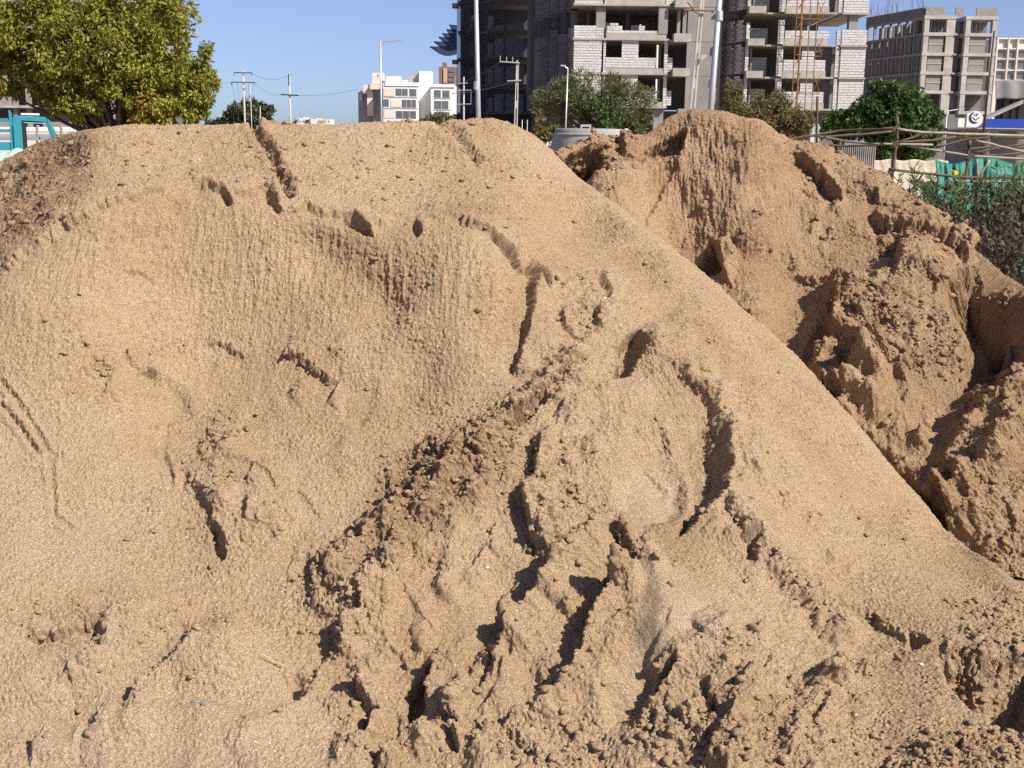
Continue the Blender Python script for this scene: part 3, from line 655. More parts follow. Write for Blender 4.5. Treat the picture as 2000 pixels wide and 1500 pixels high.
    R.zone([(180, 1440), (330, 1400), (520, 1380), (560, 1300), (620, 1420), (520, 1510), (180, 1510)], 0.5, 40, 10, 'smooth')
    R.pit([(536, 1352), (548, 1318), (580, 1306), (604, 1330), (580, 1380), (548, 1392)], 0.030, 16, 3).zone([(540, 1350), (556, 1318), (600, 1330), (576, 1380)], 0.8, 12, 3, 'smooth')
    R.step([(610, 1360), (560, 1396), (512, 1420)], 0.010, 0.014, 18, 18, 3).step([(380, 1190), (330, 1210), (280, 1215)], 0.012, 0.012, 20, 20, 4)
    R.zone([(0, 1150), (300, 1180), (420, 1240), (200, 1300), (0, 1260)], 0.22, 40)

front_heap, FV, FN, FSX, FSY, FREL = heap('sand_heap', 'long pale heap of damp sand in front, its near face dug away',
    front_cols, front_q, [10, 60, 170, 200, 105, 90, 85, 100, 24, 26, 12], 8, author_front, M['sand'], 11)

# the second heap behind, to the right
def rcol(px, keys, back=(0.15, 1)):
    o_ = float(np.interp(px, [820, 1040, 1130, 1190, 1245, 1320, 1400, 1470, 1540, 1600], [0.3, 0.38, 0.38, 0.36, 0.32, 0.22, 0.05, -0.10, -0.05, 0.0]))
    keys = [(y, D + o_ * k) for (y, D), k in zip(keys, (0, 0.15, 0.5, 0.9, 1, 1, 1))]
    return column(px, keys, back, False)
back_cols = [
    rcol(820, [(1010, 5.15), (960, 5.25), (900, 5.35), (850, 5.5), (800, 5.65), (760, 5.75), (730, 5.85)]),
    rcol(960, [(1010, 5.05), (900, 5.15), (760, 5.4), (650, 5.7), (580, 5.85), (520, 5.95), (470, 6.05)]),
    rcol(1040, [(1010, 5.05), (880, 5.12), (690, 5.42), (540, 5.75), (450, 5.95), (400, 6.1), (362, 6.25)]),
    rcol(1085, [(1010, 5.05), (880, 5.12), (670, 5.46), (510, 5.82), (410, 6.05), (352, 6.18), (312, 6.32)]),
    rcol(1130, [(1010, 5.05), (880, 5.12), (660, 5.5), (480, 5.88), (385, 6.12), (328, 6.3), (284, 6.45)]),
    rcol(1190, [(1010, 5.05), (885, 5.12), (680, 5.5), (490, 5.95), (390, 6.2), (322, 6.35), (270, 6.55)]),
    rcol(1245, [(1010, 5.05), (890, 5.12), (700, 5.5), (500, 6.0), (400, 6.25), (325, 6.42), (268, 6.6)]),
    rcol(1320, [(1015, 5.0), (905, 5.08), (730, 5.5), (540, 6.08), (420, 6.38), (304, 6.58), (231, 6.72)]),
    rcol(1400, [(1020, 4.95), (920, 5.05), (770, 5.5), (590, 6.05), (450, 6.38), (308, 6.66), (238, 6.8)]),
    rcol(1470, [(1020, 4.95), (915, 5.1), (760, 5.6), (590, 6.1), (450, 6.45), (306, 6.74), (238, 6.88)]),
    rcol(1540, [(1020, 4.95), (905, 5.12), (730, 5.66), (600, 6.08), (470, 6.42), (335, 6.75), (274, 6.95)]),
    rcol(1600, [(1020, 4.95), (900, 5.08), (725, 5.6), (595, 6.0), (470, 6.35), (355, 6.65), (292, 6.9)], (0.3, 1)),
    rcol(1700, [(1030, 4.9), (890, 5.0), (720, 5.5), (590, 5.85), (480, 6.2), (395, 6.48), (326, 6.75)], (0.4, 1)),
    rcol(1850, [(1080, 4.52), (930, 4.8), (800, 5.1), (690, 5.45), (580, 5.8), (500, 6.05), (442, 6.35)], (0.5, 1)),
    rcol(2000, [(1130, 4.27), (1000, 4.5), (890, 4.75), (790, 5.05), (690, 5.35), (605, 5.6), (556, 5.85)], (0.5, 1)),
    rcol(2180, [(1150, 4.17), (1050, 4.4), (950, 4.65), (870, 4.9), (790, 5.15), (725, 5.35), (680, 5.5)], (0.6, 1)),
    rcol(2450, [(1180, 4.02), (1120, 4.25), (1060, 4.4), (1010, 4.55), (960, 4.7), (920, 4.85), (885, 4.98)], (0.6, 1)),
]
back_q = np.array(frange(820, 1050, 12) + frange(1050, 2050, 2.1) + frange(2050, 2451, 14))
def author_back(R):
    scatter(R, [(1640, 580), (1860, 620), (2040, 800), (2040, 1100), (1860, 1060), (1700, 880)], 50, (20, 80), (0.006, 0.018), (80, 150), 911)
    scatter(R, [(1550, 330), (1700, 380), (1860, 480), (1850, 560), (1700, 540), (1560, 420)], 30, (20, 70), (0.005, 0.015), (20, 120), 912)
    scatter(R, [(1180, 340), (1440, 300), (1560, 420), (1600, 640), (1450, 600)], 18, (30, 110), (0.003, 0.009), (75, 110), 913)
    # broken left end of the crest
    R.zone([(1070, 300), (1140, 262), (1240, 256), (1250, 300), (1200, 360), (1110, 350)], 0.8, 20)
    R.step([(1080, 330), (1120, 300), (1160, 290), (1176, 322), (1184, 350)], 0.055, 0.12, 20, 40, 5, 0.06)
    R.pit([(1084, 316), (1150, 298), (1168, 288), (1184, 330), (1160, 340), (1148, 360), (1120, 345), (1096, 335)], 0.15, 12, 6)
    R.block([(1144, 345), (1160, 330), (1178, 345), (1182, 380), (1160, 400), (1146, 380)], 0.05, 10, 4)
    R.step([(1214, 272), (1216, 292), (1212, 310)], 0.06, 0.06, 24, 12, 2)
    # shaded scar below the summit, facing left
    R.ridge([(1352, 226), (1344, 262), (1340, 290), (1324, 320)], 0.07, 60, 200, 4, 0.0)
    R.pit([(1246, 304), (1270, 290), (1300, 274), (1334, 258), (1342, 276), (1338, 296), (1326, 318), (1300, 308), (1266, 314)], 0.10, 12, 5, (0.8, -0.2))
    R.zone([(1240, 296), (1330, 296), (1330, 330), (1240, 330)], 0.5, 14)
    # upright rib of the face: left of it in grazing light, right of it in full sun
    R.ridge([(1478, 250), (1466, 330), (1454, 400), (1446, 470), (1440, 510)], 0.05, 120, 260, 5, 0.15)
    R.mound(1200, 400, 50, 80, 0.05)
    R.ridge([(1180, 320), (1182, 380), (1176, 430), (1172, 470)], 0.05, 50, 120, 5, 0.15)
    # notch with a small shaded hollow
    R.block([(1396, 475), (1430, 468), (1446, 500), (1430, 560), (1412, 540), (1404, 510)], 0.06, 14, 4)
    R.pit([(1360, 516), (1380, 492), (1392, 472), (1400, 500), (1412, 526), (1394, 534), (1384, 542)], 0.11, 7, 3)
    R.step([(1424, 474), (1436, 476)], 0.02, 0.03, 12, 12, 2, 0)
    R.step([(1412, 590), (1450, 604), (1470, 630)], 0.03, 0.03, 20, 20, 4, 0.1, 0.5)
    R.step([(1540, 542), (1600, 548), (1650, 556)], 0.02, 0.028, 18, 22, 4, rough=0.4)
    # slumped blocks, each in shade on its left
    R.ridge([(1662, 545), (1652, 600), (1646, 660), (1636, 710), (1590, 780)], 0.17, 80, 240, 5, 0.10, 0.3)
    R.pit([(1556, 722), (1576, 680), (1604, 630), (1640, 580), (1646, 640), (1636, 690), (1610, 710), (1590, 746)], 0.07, 22, 4)
    R.ridge([(1712, 690), (1700, 745), (1684, 800), (1650, 850)], 0.15, 70, 150, 5, 0.10, 0.3)
    R.pit([(1600, 760), (1636, 712), (1666, 722), (1696, 710), (1690, 760), (1676, 800), (1652, 830), (1630, 820)], 0.06, 20, 4)
    R.zone([(1640, 560), (1760, 570), (1860, 620), (1890, 720), (1800, 760), (1660, 700)], 0.7, 30)
    R.step([(1712, 720), (1745, 704), (1780, 722)], 0.03, 0.05, 20, 20, 3, 0.1, 0.6).step([(1770, 748), (1800, 730)], 0.03, 0.04, 20, 16, 3, 0.1, 0.6)
    R.zone([(1590, 690), (1720, 690), (1720, 850), (1600, 850)], 0.55, 24)
    R.ridge([(1800, 850), (1816, 890), (1770, 945)], 0.05, 60, 40, 4, 0.1)
    R.zone([(1690, 800), (1740, 790), (1800, 870), (1780, 920), (1690, 870)], 0.3, 20)
    # the big hollow at the right edge, shaded by the bank beyond it
    R.ridge([(2000, 580), (2040, 640), (2056, 720), (2060, 840)], 0.34, 180, 160, 6, 0.12)
    R.pit([(1846, 566), (1868, 534), (1906, 502), (1960, 520), (2000, 560), (2040, 640), (2040, 760), (1985, 782), (1930, 784), (1880, 762), (1864, 738), (1876, 700), (1886, 655), (1862, 622)], 0.38, 34, 5, (0.6, -0.2))
    R.step([(1850, 575), (1880, 520), (1930, 498), (1980, 515)], 0.03, 0.04, 24, 30, 5, 0.05, 0.8)
    # shaded ledges below it
    R.ridge([(1922, 790), (1910, 842), (1884, 890), (1840, 985), (1815, 1010)], 0.11, 70, 120, 5, 0.1, 0.5)
    R.ridge([(2040, 840), (1970, 900), (1910, 955), (1850, 1000)], 0.12, 60, 150, 5, 0.05, 0.4)
    R.ridge([(1990, 780), (1960, 830), (1940, 890)], 0.06, 40, 90, 5, 0.1, 0.6)
    R.step([(1880, 800), (1920, 796), (1990, 786), (2050, 780)], 0.03, 0.04, 26, 30, 4, 0.05, 0.7)
    R.ridge([(1880, 1000), (1872, 1060), (1860, 1090)], 0.07, 36, 80, 4, 0.1, 0.4)
    R.zone([(1840, 990), (2060, 900), (2060, 1200), (1880, 1150)], 0.5, 40)
    # crumbly crest on the right shoulder
    R.zone([(1520, 262), (1600, 286), (1720, 322), (1860, 420), (2060, 560), (2030, 620), (1900, 520), (1780, 470), (1660, 380), (1560, 330)], 0.36, 16)
    R.step([(1552, 306), (1590, 330), (1610, 362), (1646, 390)], 0.06, 0.08, 20, 22, 5, 0.08, 0.5)
    R.step([(1690, 374), (1710, 372), (1712, 396)], 0.04, 0.05, 18, 16, 3, 0.1)
    R.step([(1700, 430), (1770, 446), (1800, 440), (1850, 460), (1900, 500)], 0.06, 0.08, 20, 26, 5, 0.08, 0.5)
    R.step([(1800, 434), (1850, 440), (1880, 470), (1930, 500)], 0.04, 0.05, 16, 18, 4, 0.08, 0.5)
    R.step([(1900, 476), (1950, 492), (1990, 530)], 0.05, 0.06, 16, 18, 4, 0.08, 0.5)
    R.mound(1790, 520, 60, 60, 0.08).step([(1756, 470), (1750, 510), (1748, 540)], 0.06, 0.05, 50, 30, 4, 0.1)
    R.zone([(1700, 440), (1860, 470), (1850, 560), (1700, 540)], 0.5, 26)
back_heap, BV, BN, BSX, BSY, BREL = heap('sand_heap', 'reddish taller sand heap behind at the right, cut steep with deep shaded hollows',
    back_cols, back_q, [70, 90, 110, 95, 80, 75, 70, 18, 22, 10][:9], 6, author_back, M['sand_far'], 57, 1.1, 0.013)

# ------------------------------------------------------------------ loose clods lying on the heaps (uncountable crumbs: one part of each heap)
def icosphere():
    t = (1 + 5 ** 0.5) / 2
    v = np.array([(-1, t, 0), (1, t, 0), (-1, -t, 0), (1, -t, 0), (0, -1, t), (0, 1, t), (0, -1, -t), (0, 1, -t), (t, 0, -1), (t, 0, 1), (-t, 0, -1), (-t, 0, 1)], float)
    f = [(0, 11, 5), (0, 5, 1), (0, 1, 7), (0, 7, 10), (0, 10, 11), (1, 5, 9), (5, 11, 4), (11, 10, 2), (10, 7, 6), (7, 1, 8), (3, 9, 4), (3, 4, 2), (3, 2, 6), (3, 6, 8), (3, 8, 9), (4, 9, 5), (2, 4, 11), (6, 2, 10), (8, 6, 7), (9, 8, 1)]
    v /= np.linalg.norm(v[0]); cache = {}; v = list(v); nf = []
    def mid(a, b_):
        k = (min(a, b_), max(a, b_))
        if k not in cache:
            m = v[a] + v[b_]; v.append(m / np.linalg.norm(m)); cache[k] = len(v) - 1
        return cache[k]
    return np.array(v), np.array(f)
ICO_V, ICO_F = icosphere()
def clods(parent, V, N, sx, sy, rel, count, smin, smax, seed, material):
    rng = np.random.default_rng(seed)
    w = np.where((sx > -40) & (sx < 2040) & (sy < 1540) & rel.ok, rel.rough ** 1.5 + 0.004, 0); w /= w.sum()
    idx = rng.choice(len(V), count, p=w)
    size = smin * (smax / smin) ** (rng.random(count) ** 2.6)
    vs, fs = [], []
    for k, i in enumerate(idx):
        s = size[k] * np.array([rng.uniform(0.8, 1.3), rng.uniform(0.8, 1.3), rng.uniform(0.6, 0.95)])
        ph = rng.random(3) * 10
        bumps = 1 + 0.30 * np.sin(ICO_V @ rng.normal(size=3) * 3 + ph[0]) + 0.22 * np.sin(ICO_V @ rng.normal(size=3) * 5 + ph[1])
        a = rng.uniform(0, 6.28); ca, sa = math.cos(a), math.sin(a)
        q = ICO_V * bumps[:, None] * s; q = np.stack([q[:, 0] * ca - q[:, 1] * sa, q[:, 0] * sa + q[:, 1] * ca, q[:, 2]], 1)
        vs.append(q + V[i] + N[i] * size[k] * 0.25); fs.append(ICO_F + len(ICO_V) * k)
    o = np_mesh('sand_clods', np.concatenate(vs), np.concatenate(fs), material, parent, True)
    return tag(o, kind='stuff')
clods(front_heap, FV, FN, FSX, FSY, FREL, 3400, 0.003, 0.015, 5, M['sand'])
clods(back_heap, BV, BN, BSX, BSY, BREL, 1500, 0.004, 0.024, 6, M['sand_far'])

# ------------------------------------------------------------------ materials of the surroundings
M['concrete'] = mat('raw_concrete', (0.30, 0.29, 0.275), (0.20, 0.195, 0.185), 0.9, 0.35, 0.01, 8)
M['slab'] = mat('cast_slab', (0.42, 0.39, 0.35), (0.29, 0.265, 0.24), 0.9, 0.8, 0.01, 8)
M['block'] = mat('aerated_block', (0.60, 0.595, 0.59), (0.42, 0.41, 0.40), 0.95, 0.45, 0.0, island=0.10)
M['mortar'] = mat('mortar', (0.30, 0.275, 0.25), (0.22, 0.205, 0.19), 0.95, 2.0)
M['shade_block'] = M['block']
M['net_blue'] = mat('blue_safety_net', (0.09, 0.16, 0.36), (0.06, 0.11, 0.27), 0.9, 1.0, translucent=0.4, clear=0.35)
M['net_navy'] = mat('navy_safety_net', (0.022, 0.028, 0.055), (0.016, 0.020, 0.040), 0.9, 0.3, clear=0.62)
M['net_darkening'] = mat('thin_darkening_net', (0.03, 0.036, 0.055), (0.02, 0.025, 0.04), 0.9, 0.3, clear=0.74)  # extra veil, added to darken the stepped side walls
M['net_green'] = mat('green_safety_net', (0.16, 0.26, 0.25), (0.11, 0.19, 0.19), 0.9, 1.0, translucent=0.35, clear=0.3)
M['old_concrete'] = mat('pale_plaster', (0.47, 0.45, 0.42), (0.33, 0.31, 0.285), 0.95, 0.6, 0.01, 6)
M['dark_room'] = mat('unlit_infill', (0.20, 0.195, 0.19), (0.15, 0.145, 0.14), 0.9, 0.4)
M['white'] = mat('white_paint', (0.72, 0.71, 0.70), (0.66, 0.65, 0.64), 0.7, 0.5)
M['grey_paint'] = mat('grey_paint', (0.36, 0.37, 0.39), (0.31, 0.32, 0.34), 0.8, 0.4)
M['cream'] = mat('cream_paint', (0.66, 0.60, 0.53), (0.58, 0.52, 0.46), 0.8, 0.4)
M['glass'] = mat('window_glass', (0.085, 0.105, 0.115), (0.14, 0.15, 0.15), 0.12, 1.5, spec=0.6)
M['galv'] = mat('galvanised_steel', (0.52, 0.53, 0.54), (0.44, 0.45, 0.46), 0.45, 2.0, metallic=0.5)
M['cement_pole'] = mat('cement_pole', (0.50, 0.47, 0.42), (0.40, 0.375, 0.34), 0.9, 3.0, 0.004, 30)
M['dark_steel'] = mat('dark_steel', (0.06, 0.06, 0.062), (0.04, 0.04, 0.042), 0.6, 3.0, metallic=0.3)
M['rust'] = mat('rusty_steel', (0.33, 0.17, 0.085), (0.20, 0.105, 0.06), 0.85, 3.0, metallic=0.2)
M['bark'] = mat('bark', (0.13, 0.095, 0.07), (0.08, 0.06, 0.045), 0.95, 12, 0.01, 40)
M['wire'] = mat('cable', (0.08, 0.08, 0.085), None, 0.7)
def leaf(name, c1, c2, isl=0.35, sc=1.2, tr=0.3):
    return mat(name, c1, c2, 0.6, sc, island=isl, spec=0.25, translucent=tr, detail=3)
M['leaf_gold'] = leaf('leaves_golden_green', (0.205, 0.22, 0.030), (0.27, 0.255, 0.042), 0.4)
M['leaf_yellow'] = leaf('leaves_yellowing', (0.36, 0.25, 0.03), (0.25, 0.20, 0.03))
M['leaf_olive'] = leaf('leaves_olive', (0.115, 0.135, 0.055), (0.16, 0.165, 0.075))
M['leaf_dry'] = leaf('leaves_dry_olive', (0.20, 0.165, 0.065), (0.15, 0.125, 0.05))
M['leaf_green'] = leaf('leaves_green', (0.060, 0.115, 0.030), (0.10, 0.155, 0.04))
M['leaf_dark'] = leaf('leaves_dark', (0.07, 0.09, 0.05), (0.10, 0.11, 0.06))
M['weed_dark'] = leaf('undergrowth', (0.058, 0.048, 0.034), (0.10, 0.080, 0.055), 0.6, 0.8, 0.15)
M['weed_green'] = leaf('weed_leaves', (0.10, 0.15, 0.045), (0.14, 0.17, 0.06))

def pxrect(x0, y0, x1, y1, Y):
    """World x0, x1, z0, z1 of a photograph rectangle standing at forward distance Y."""
    a, b_ = P(x0, (y0 + y1) / 2, Y), P(x1, (y0 + y1) / 2, Y)
    t, u = P((x0 + x1) / 2, y0, Y), P((x0 + x1) / 2, y1, Y)
    return a[0], b_[0], u[2], t[2]
def pbox(name, m, parent, x0, y0, x1, y1, Y, dep, ground=False, bevel=0.0):
    a, b_, c, d = pxrect(x0, y0, x1, y1, Y)
    return MB().box(a, b_, Y, Y + dep, 0.0 if ground else c, d).build(name, m, parent, bevel=bevel)

# ------------------------------------------------------------------ the block-and-concrete tower under construction
YF = 105.0
tower = empty('apartment_tower', (12, YF, 0), 'unfinished concrete tower with white block walls behind the sand heaps', 'building')
SH = 3.05
block_rects = []                                                # (x0, x1, z0, z1, y_front, wall part)
def wall(parent, x0, y0, x1, y1, Y, dep=0.22, name='block_wall', courses=True):
    a, b_, c, d = pxrect(x0, y0, x1, y1, Y)
    return wallw(parent, a, b_, c, d, Y, dep, name, courses)
def wallw(parent, a, b_, c, d, Y, dep=0.22, name='block_wall', courses=True):
    o = MB().box(a, b_, Y + 0.02, Y + dep, c, d).build(name, M['mortar'], parent)
    rng = random.Random(int(a * 31 + c * 17 + Y))
    n = max(1, round((d - c) / 0.225)); h = (d - c) / n; rects = []
    for k in range(n):
        x = a - (0.26 if k % 2 else 0.0)
        while x < b_ - 0.02:
            w = 0.52 * rng.uniform(0.9, 1.12); x0, x1 = max(x, a) + 0.012, min(x + w, b_) - 0.012
            if x1 - x0 > 0.07: rects.append((x0, x1, c + k * h + 0.016 + rng.uniform(0, 0.008), c + (k + 1) * h - 0.016, Y + rng.uniform(-0.012, 0.010), o))
            x += w
    block_rects.extend(rects)
    return o
# slab undersides for the two halves of the front, from the photograph, then repeated upwards
zA = [P(1230, y, YF)[2] for y in (211, 146, 79, 12)]
zB = [P(1600, y, YF)[2] for y in (216, 154, 91, 28)]
for zs in (zA, zB):
    while zs[-1] < 42: zs.append(zs[-1] + SH)
def X(px, y=110, Y=YF): return P(px, y, Y)[0]
xs = lambda *a: [X(v) for v in a]
# --- left half
aL, aR = X(1120), X(1345)
for k, z in enumerate(zA):
    MB().box(aL - 0.1, X(1305), YF - 0.22, YF + 12, z, z + 0.16).build('slab', M['slab'], tower)
    if k in (0, 1, 3) or k > 3:                                  # edge beam above the slab
        MB().box(X(1183), X(1300), YF - 0.05, YF + 0.25, z + 0.16, z + 0.56).build('edge_beam', M['slab'], tower)
    else:
        MB().box(X(1183), X(1300), YF - 0.05, YF + 0.25, z + 0.16, z + 0.60).build('edge_beam', M['slab'], tower)
for k in range(len(zA) - 1):
    z0, z1 = zA[k] + 0.16, zA[k + 1]
    opened = (k == 2)
    if not opened:
        wallw(tower, aL, X(1175), z0, z1, YF - 0.12, name='pier_wall')
        wallw(tower, X(1178), X(1183), z0, z1, YF - 0.08, name='pier_wall')
        wallw(tower, X(1183.5), X(1282), z0 + 0.42, z0 + 1.28, YF)
        wallw(tower, X(1214), X(1247), z0 + 1.28, z1, YF)
        MB().box(X(1282.3), X(1285.5), YF - 0.03, YF + 0.3, z0 + 0.42, z1 - 0.35).build('door_post', M['white'], tower)
        wallw(tower, X(1297), X(1304), z0, z1, YF - 0.1, name='pier_wall')
        wallw(tower, X(1304.5), X(1315), z0 + 0.1, z0 + 1.35, YF + 0.4)
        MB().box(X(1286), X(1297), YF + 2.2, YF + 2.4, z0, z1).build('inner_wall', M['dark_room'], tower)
    else:
        wallw(tower, aL, X(1163), z0, z0 + 1.02, YF - 0.12, name='pier_wall'); wallw(tower, X(1163), X(1178), z0, z0 + 0.85, YF - 0.12, name='pier_wall')
        MB().box(X(1163), X(1181), YF + 0.12, YF + 1.0, z0 + 0.86, z1).build('column', M['concrete'], tower)
        wallw(tower, X(1183.5), X(1283), z0 + 0.44, z0 + 0.66, YF)
        wallw(tower, X(1184), X(1214), z0 + 0.67, z0 + 1.04, YF); wallw(tower, X(1190), X(1206), z0 + 1.05, z0 + 1.26, YF)
        wallw(tower, X(1246), X(1258), z0 + 0.67, z0 + 1.06, YF); wallw(tower, X(1247), X(1251), z0 + 1.07, z0 + 1.18, YF)
        wallw(tower, X(1183), X(1200), z0 + 0.1, z0 + 1.6, YF + 3.0, name='partition'); wallw(tower, X(1236), X(1256), z0 + 0.1, z0 + 1.35, YF + 2.5, name='partition')
        MB().box(X(1284), X(1302), YF - 0.1, YF + 0.9, z0 + 0.4, z1).build('column', M['concrete'], tower)
        MB().box(X(1322), X(1328), YF + 0.6, YF + 1.0, z0, z1).build('column', M['concrete'], tower); MB().box(X(1333), X(1340), YF + 0.6, YF + 1.0, z0, z1).build('column', M['concrete'], tower)
    for c0, c1, yy in ((1124, 1130, 3.5), (1150, 1156, 4.5), (1176, 1182, 6), (1232, 1240, 6)):
        MB().box(X(c0), X(c1), YF + yy, YF + yy + 0.5, z0, z1).build('column', M['concrete'], tower)
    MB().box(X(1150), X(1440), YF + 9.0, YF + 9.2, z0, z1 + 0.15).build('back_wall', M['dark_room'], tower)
    # small boxed balconies left of the shaft
    MB().box(X(1313), X(1346), YF - 0.75, YF + 0.35, z1 - 0.12, z1 + 0.56).build('balcony_box', M['slab'], tower)
    MB().box(X(1305), X(1346), YF + 0.35, YF + 9, z1, z1 + 0.14).build('slab', M['slab'], tower)
MB().box(X(1346), X(1414), YF + 1.6, YF + 2.0, 0, 42).build('shear_wall', M['concrete'], tower)
for k in range(7):
    z = zB[0] + k * 2.9; MB().box(X(1346), X(1414), YF + 1.57, YF + 1.598, z, z + 0.03).build('pour_joint', M['mortar'], tower)
for c0, c1 in ((1120, 1131), (1277, 1296), (1325, 1342), (1520, 1532), (1655, 1672)):
    MB().box(X(c0, 230), X(c1, 230), YF + 0.3, YF + 1.2, 0, zA[0] if c0 < 1400 else zB[0]).build('column', M['concrete'], tower)
MB().box(X(1060), X(1690), YF + 7, YF + 7.2, 0, zA[0]).build('back_wall', M['dark_room'], tower)
MB().box(X(1000, 230, 132), X(1130, 230, 132), 133, 133.3, 0, 8).build('back_wall', M['dark_room'], tower); MB().box(P(885, 230, 134)[0], P(1050, 230, 134)[0], 134, 134.2, 0, P(990, 223, 132)[2]).build('back_wall', M['dark_room'], tower)
# --- stepped side of the left half, receding and in shade
steps_ = [(1108, 1122, 107.5), (1091, 1107, 110.0), (1073, 1090, 112.5), (1059, 1072, 115.0), (1044, 1059, 117.5)]
for k in range(len(zA) - 1):
    z0, z1 = zA[k] + 0.16, zA[k + 1]
    for j, (p0, p1, Y) in enumerate(steps_):
        a, b_ = P(p0, 110, Y)[0], P(p1, 110, Y)[0]
        top = z1 if k != 2 else z0 + (1.05, 0.75, 1.35, 1.1, 1.1)[j]
        wallw(tower, a, b_, z0, top, Y, name='pier_wall')
        MB().box(a - 0.05, b_ + 0.25, Y - 0.1, Y + 2.6, z1, z1 + 0.16).build('slab', M['slab'], tower)
        if k == 2: MB().box(a + 0.25, a + 0.65, Y + 0.9, Y + 1.5, z0, z1).build('column', M['concrete'], tower)
    MB().box(P(1030, 110, 119)[0], aL + 6, 121.0, 121.2, z0, z1 + 0.15).build('back_wall', M['dark_room'], tower)
# --- right half
bL, bR = X(1455), X(1690)
for k, z in enumerate(zB):
    MB().box(X(1526), X(1628), YF - 0.28, YF + 10, z, z + 0.15).build('slab', M['slab'], tower)
    MB().box(X(1641) - 0.1, bR + 0.05, YF - 0.28, YF + 10, z, z + 0.13).build('slab', M['slab'], tower)
    MB().box(X(1462), X(1526), YF + 0.3, YF + 10, z, z + 0.14).build('slab', M['slab'], tower)
for k in range(len(zB) - 1):
    z0, z1 = zB[k] + 0.15, zB[k + 1]
    opened = (k == 2)
    MB().box(X(1530), X(1614), YF - 0.05, YF + 0.25, z0, z0 + 0.5).build('edge_beam', M['slab'], tower)
    wallw(tower, X(1455), X(1462), z0, z1 - (0.75 if opened else 0), YF - 0.1, name='pier_wall')
    wallw(tower, X(1517), X(1529), z0, z1 - (0.5 if opened else 0), YF - 0.08, name='pier_wall')
    wallw(tower, X(1631), X(1638), z0, z1 - (1.3 if opened else 0), YF - 0.08, name='pier_wall')
    wallw(tower, X(1641), bR, z0, z1 - (1.25 if opened else 0), YF - 0.12, name='pier_wall')
    if opened:
        MB().box(X(1655), X(1672), YF + 0.1, YF + 0.8, z1 - 1.25, z1).build('column', M['concrete'], tower)
        wallw(tower, X(1531), X(1617), z0 + 0.5, z0 + 1.15, YF)
        MB().box(X(1567), X(1598), YF + 4.5, YF + 4.7, z0, z0 + 1.95).build('partition', M['slab'], tower)
        wallw(tower, X(1475), X(1512), z0, z0 + 1.65, YF + 3.2, name='partition')
        MB().box(X(1463), X(1622), YF + 9, YF + 9.2, z0 + 2.3, z1).build('back_wall', M['dark_room'], tower)
        MB().box(X(1463), X(1592), YF + 9, YF + 9.2, z0, z0 + 1.0).build('back_wall', M['dark_room'], tower)
        MB().box(X(1490), X(1612), YF + 9, YF + 9.2, z0 + 1.0, z0 + 2.3).build('back_wall', M['dark_room'], tower)
        MB().box(X(1628), X(1645), YF + 9, YF + 9.2, z0, z1).build('back_wall', M['dark_room'], tower)
    else:
        wallw(tower, X(1531), X(1613), z0 + 0.5, z0 + 1.42, YF)
        wallw(tower, X(1566), X(1592), z0 + 1.42, z1 - 0.35, YF); MB().box(X(1566), X(1592), YF + 0.01, YF + 0.2, z1 - 0.35, z1).build('lintel', M['concrete'], tower)
        wallw(tower, X(1474), X(1508), z0 + 0.1, z0 + 1.75, YF + 2.2, name='partition')
        MB().box(X(1470), X(1474), YF + 1.2, YF + 1.5, z0, z1).build('column', M['concrete'], tower)
        MB().box(X(1614), X(1630), YF + 0.9, YF + 1.1, z0, z1).build('inner_wall', M['dark_room'], tower)
        MB().box(X(1440), bR, YF + 8, YF + 8.2, z0, z1).build('back_wall', M['dark_room'], tower)
    MB().box(X(1456), X(1489), YF - 0.7, YF + 0.3, z1 - 0.02, z1 + 0.56).build('balcony_box', M['slab'], tower)
    # left flank of this half, turned away from the sun
    for j in range(3):
        xa, xb = X(1416 + 13 * j), X(1428 + 13 * j); ya, yb = YF + 4.6 - 1.5 * j, YF + 3.2 - 1.5 * j
        fr = Matrix.Translation((xa, ya, 0)) @ Matrix.Rotation(math.atan2(yb - ya, xb - xa), 4, 'Z'); L_ = math.hypot(xb - xa, yb - ya)
        mb = MB(fr).box(0, L_, 0, 0.2, z0 + 0.25, z1 - (0.9 if opened else 0.1)); mb.build('flank_wall', M['mortar'], tower)
        cs = MB(fr)
        for q in range(11 if not opened else 8):
            for r_ in range(int(L_ / 0.5)):
                o_ = 0.25 * (q % 2); cs.box(min(r_ * 0.5 + o_, L_ - 0.15), min(r_ * 0.5 + o_ + 0.46, L_), -0.02, 0.0, z0 + 0.28 + q * 0.225, z0 + 0.47 + q * 0.225)
        tag(cs.build('block_courses', M['block'], tower), kind='stuff')
    MB().box(X(1400), X(1470), YF + 4.8, YF + 5.0, z0 - 0.2, z1).build('inner_wall', M['concrete'], tower)
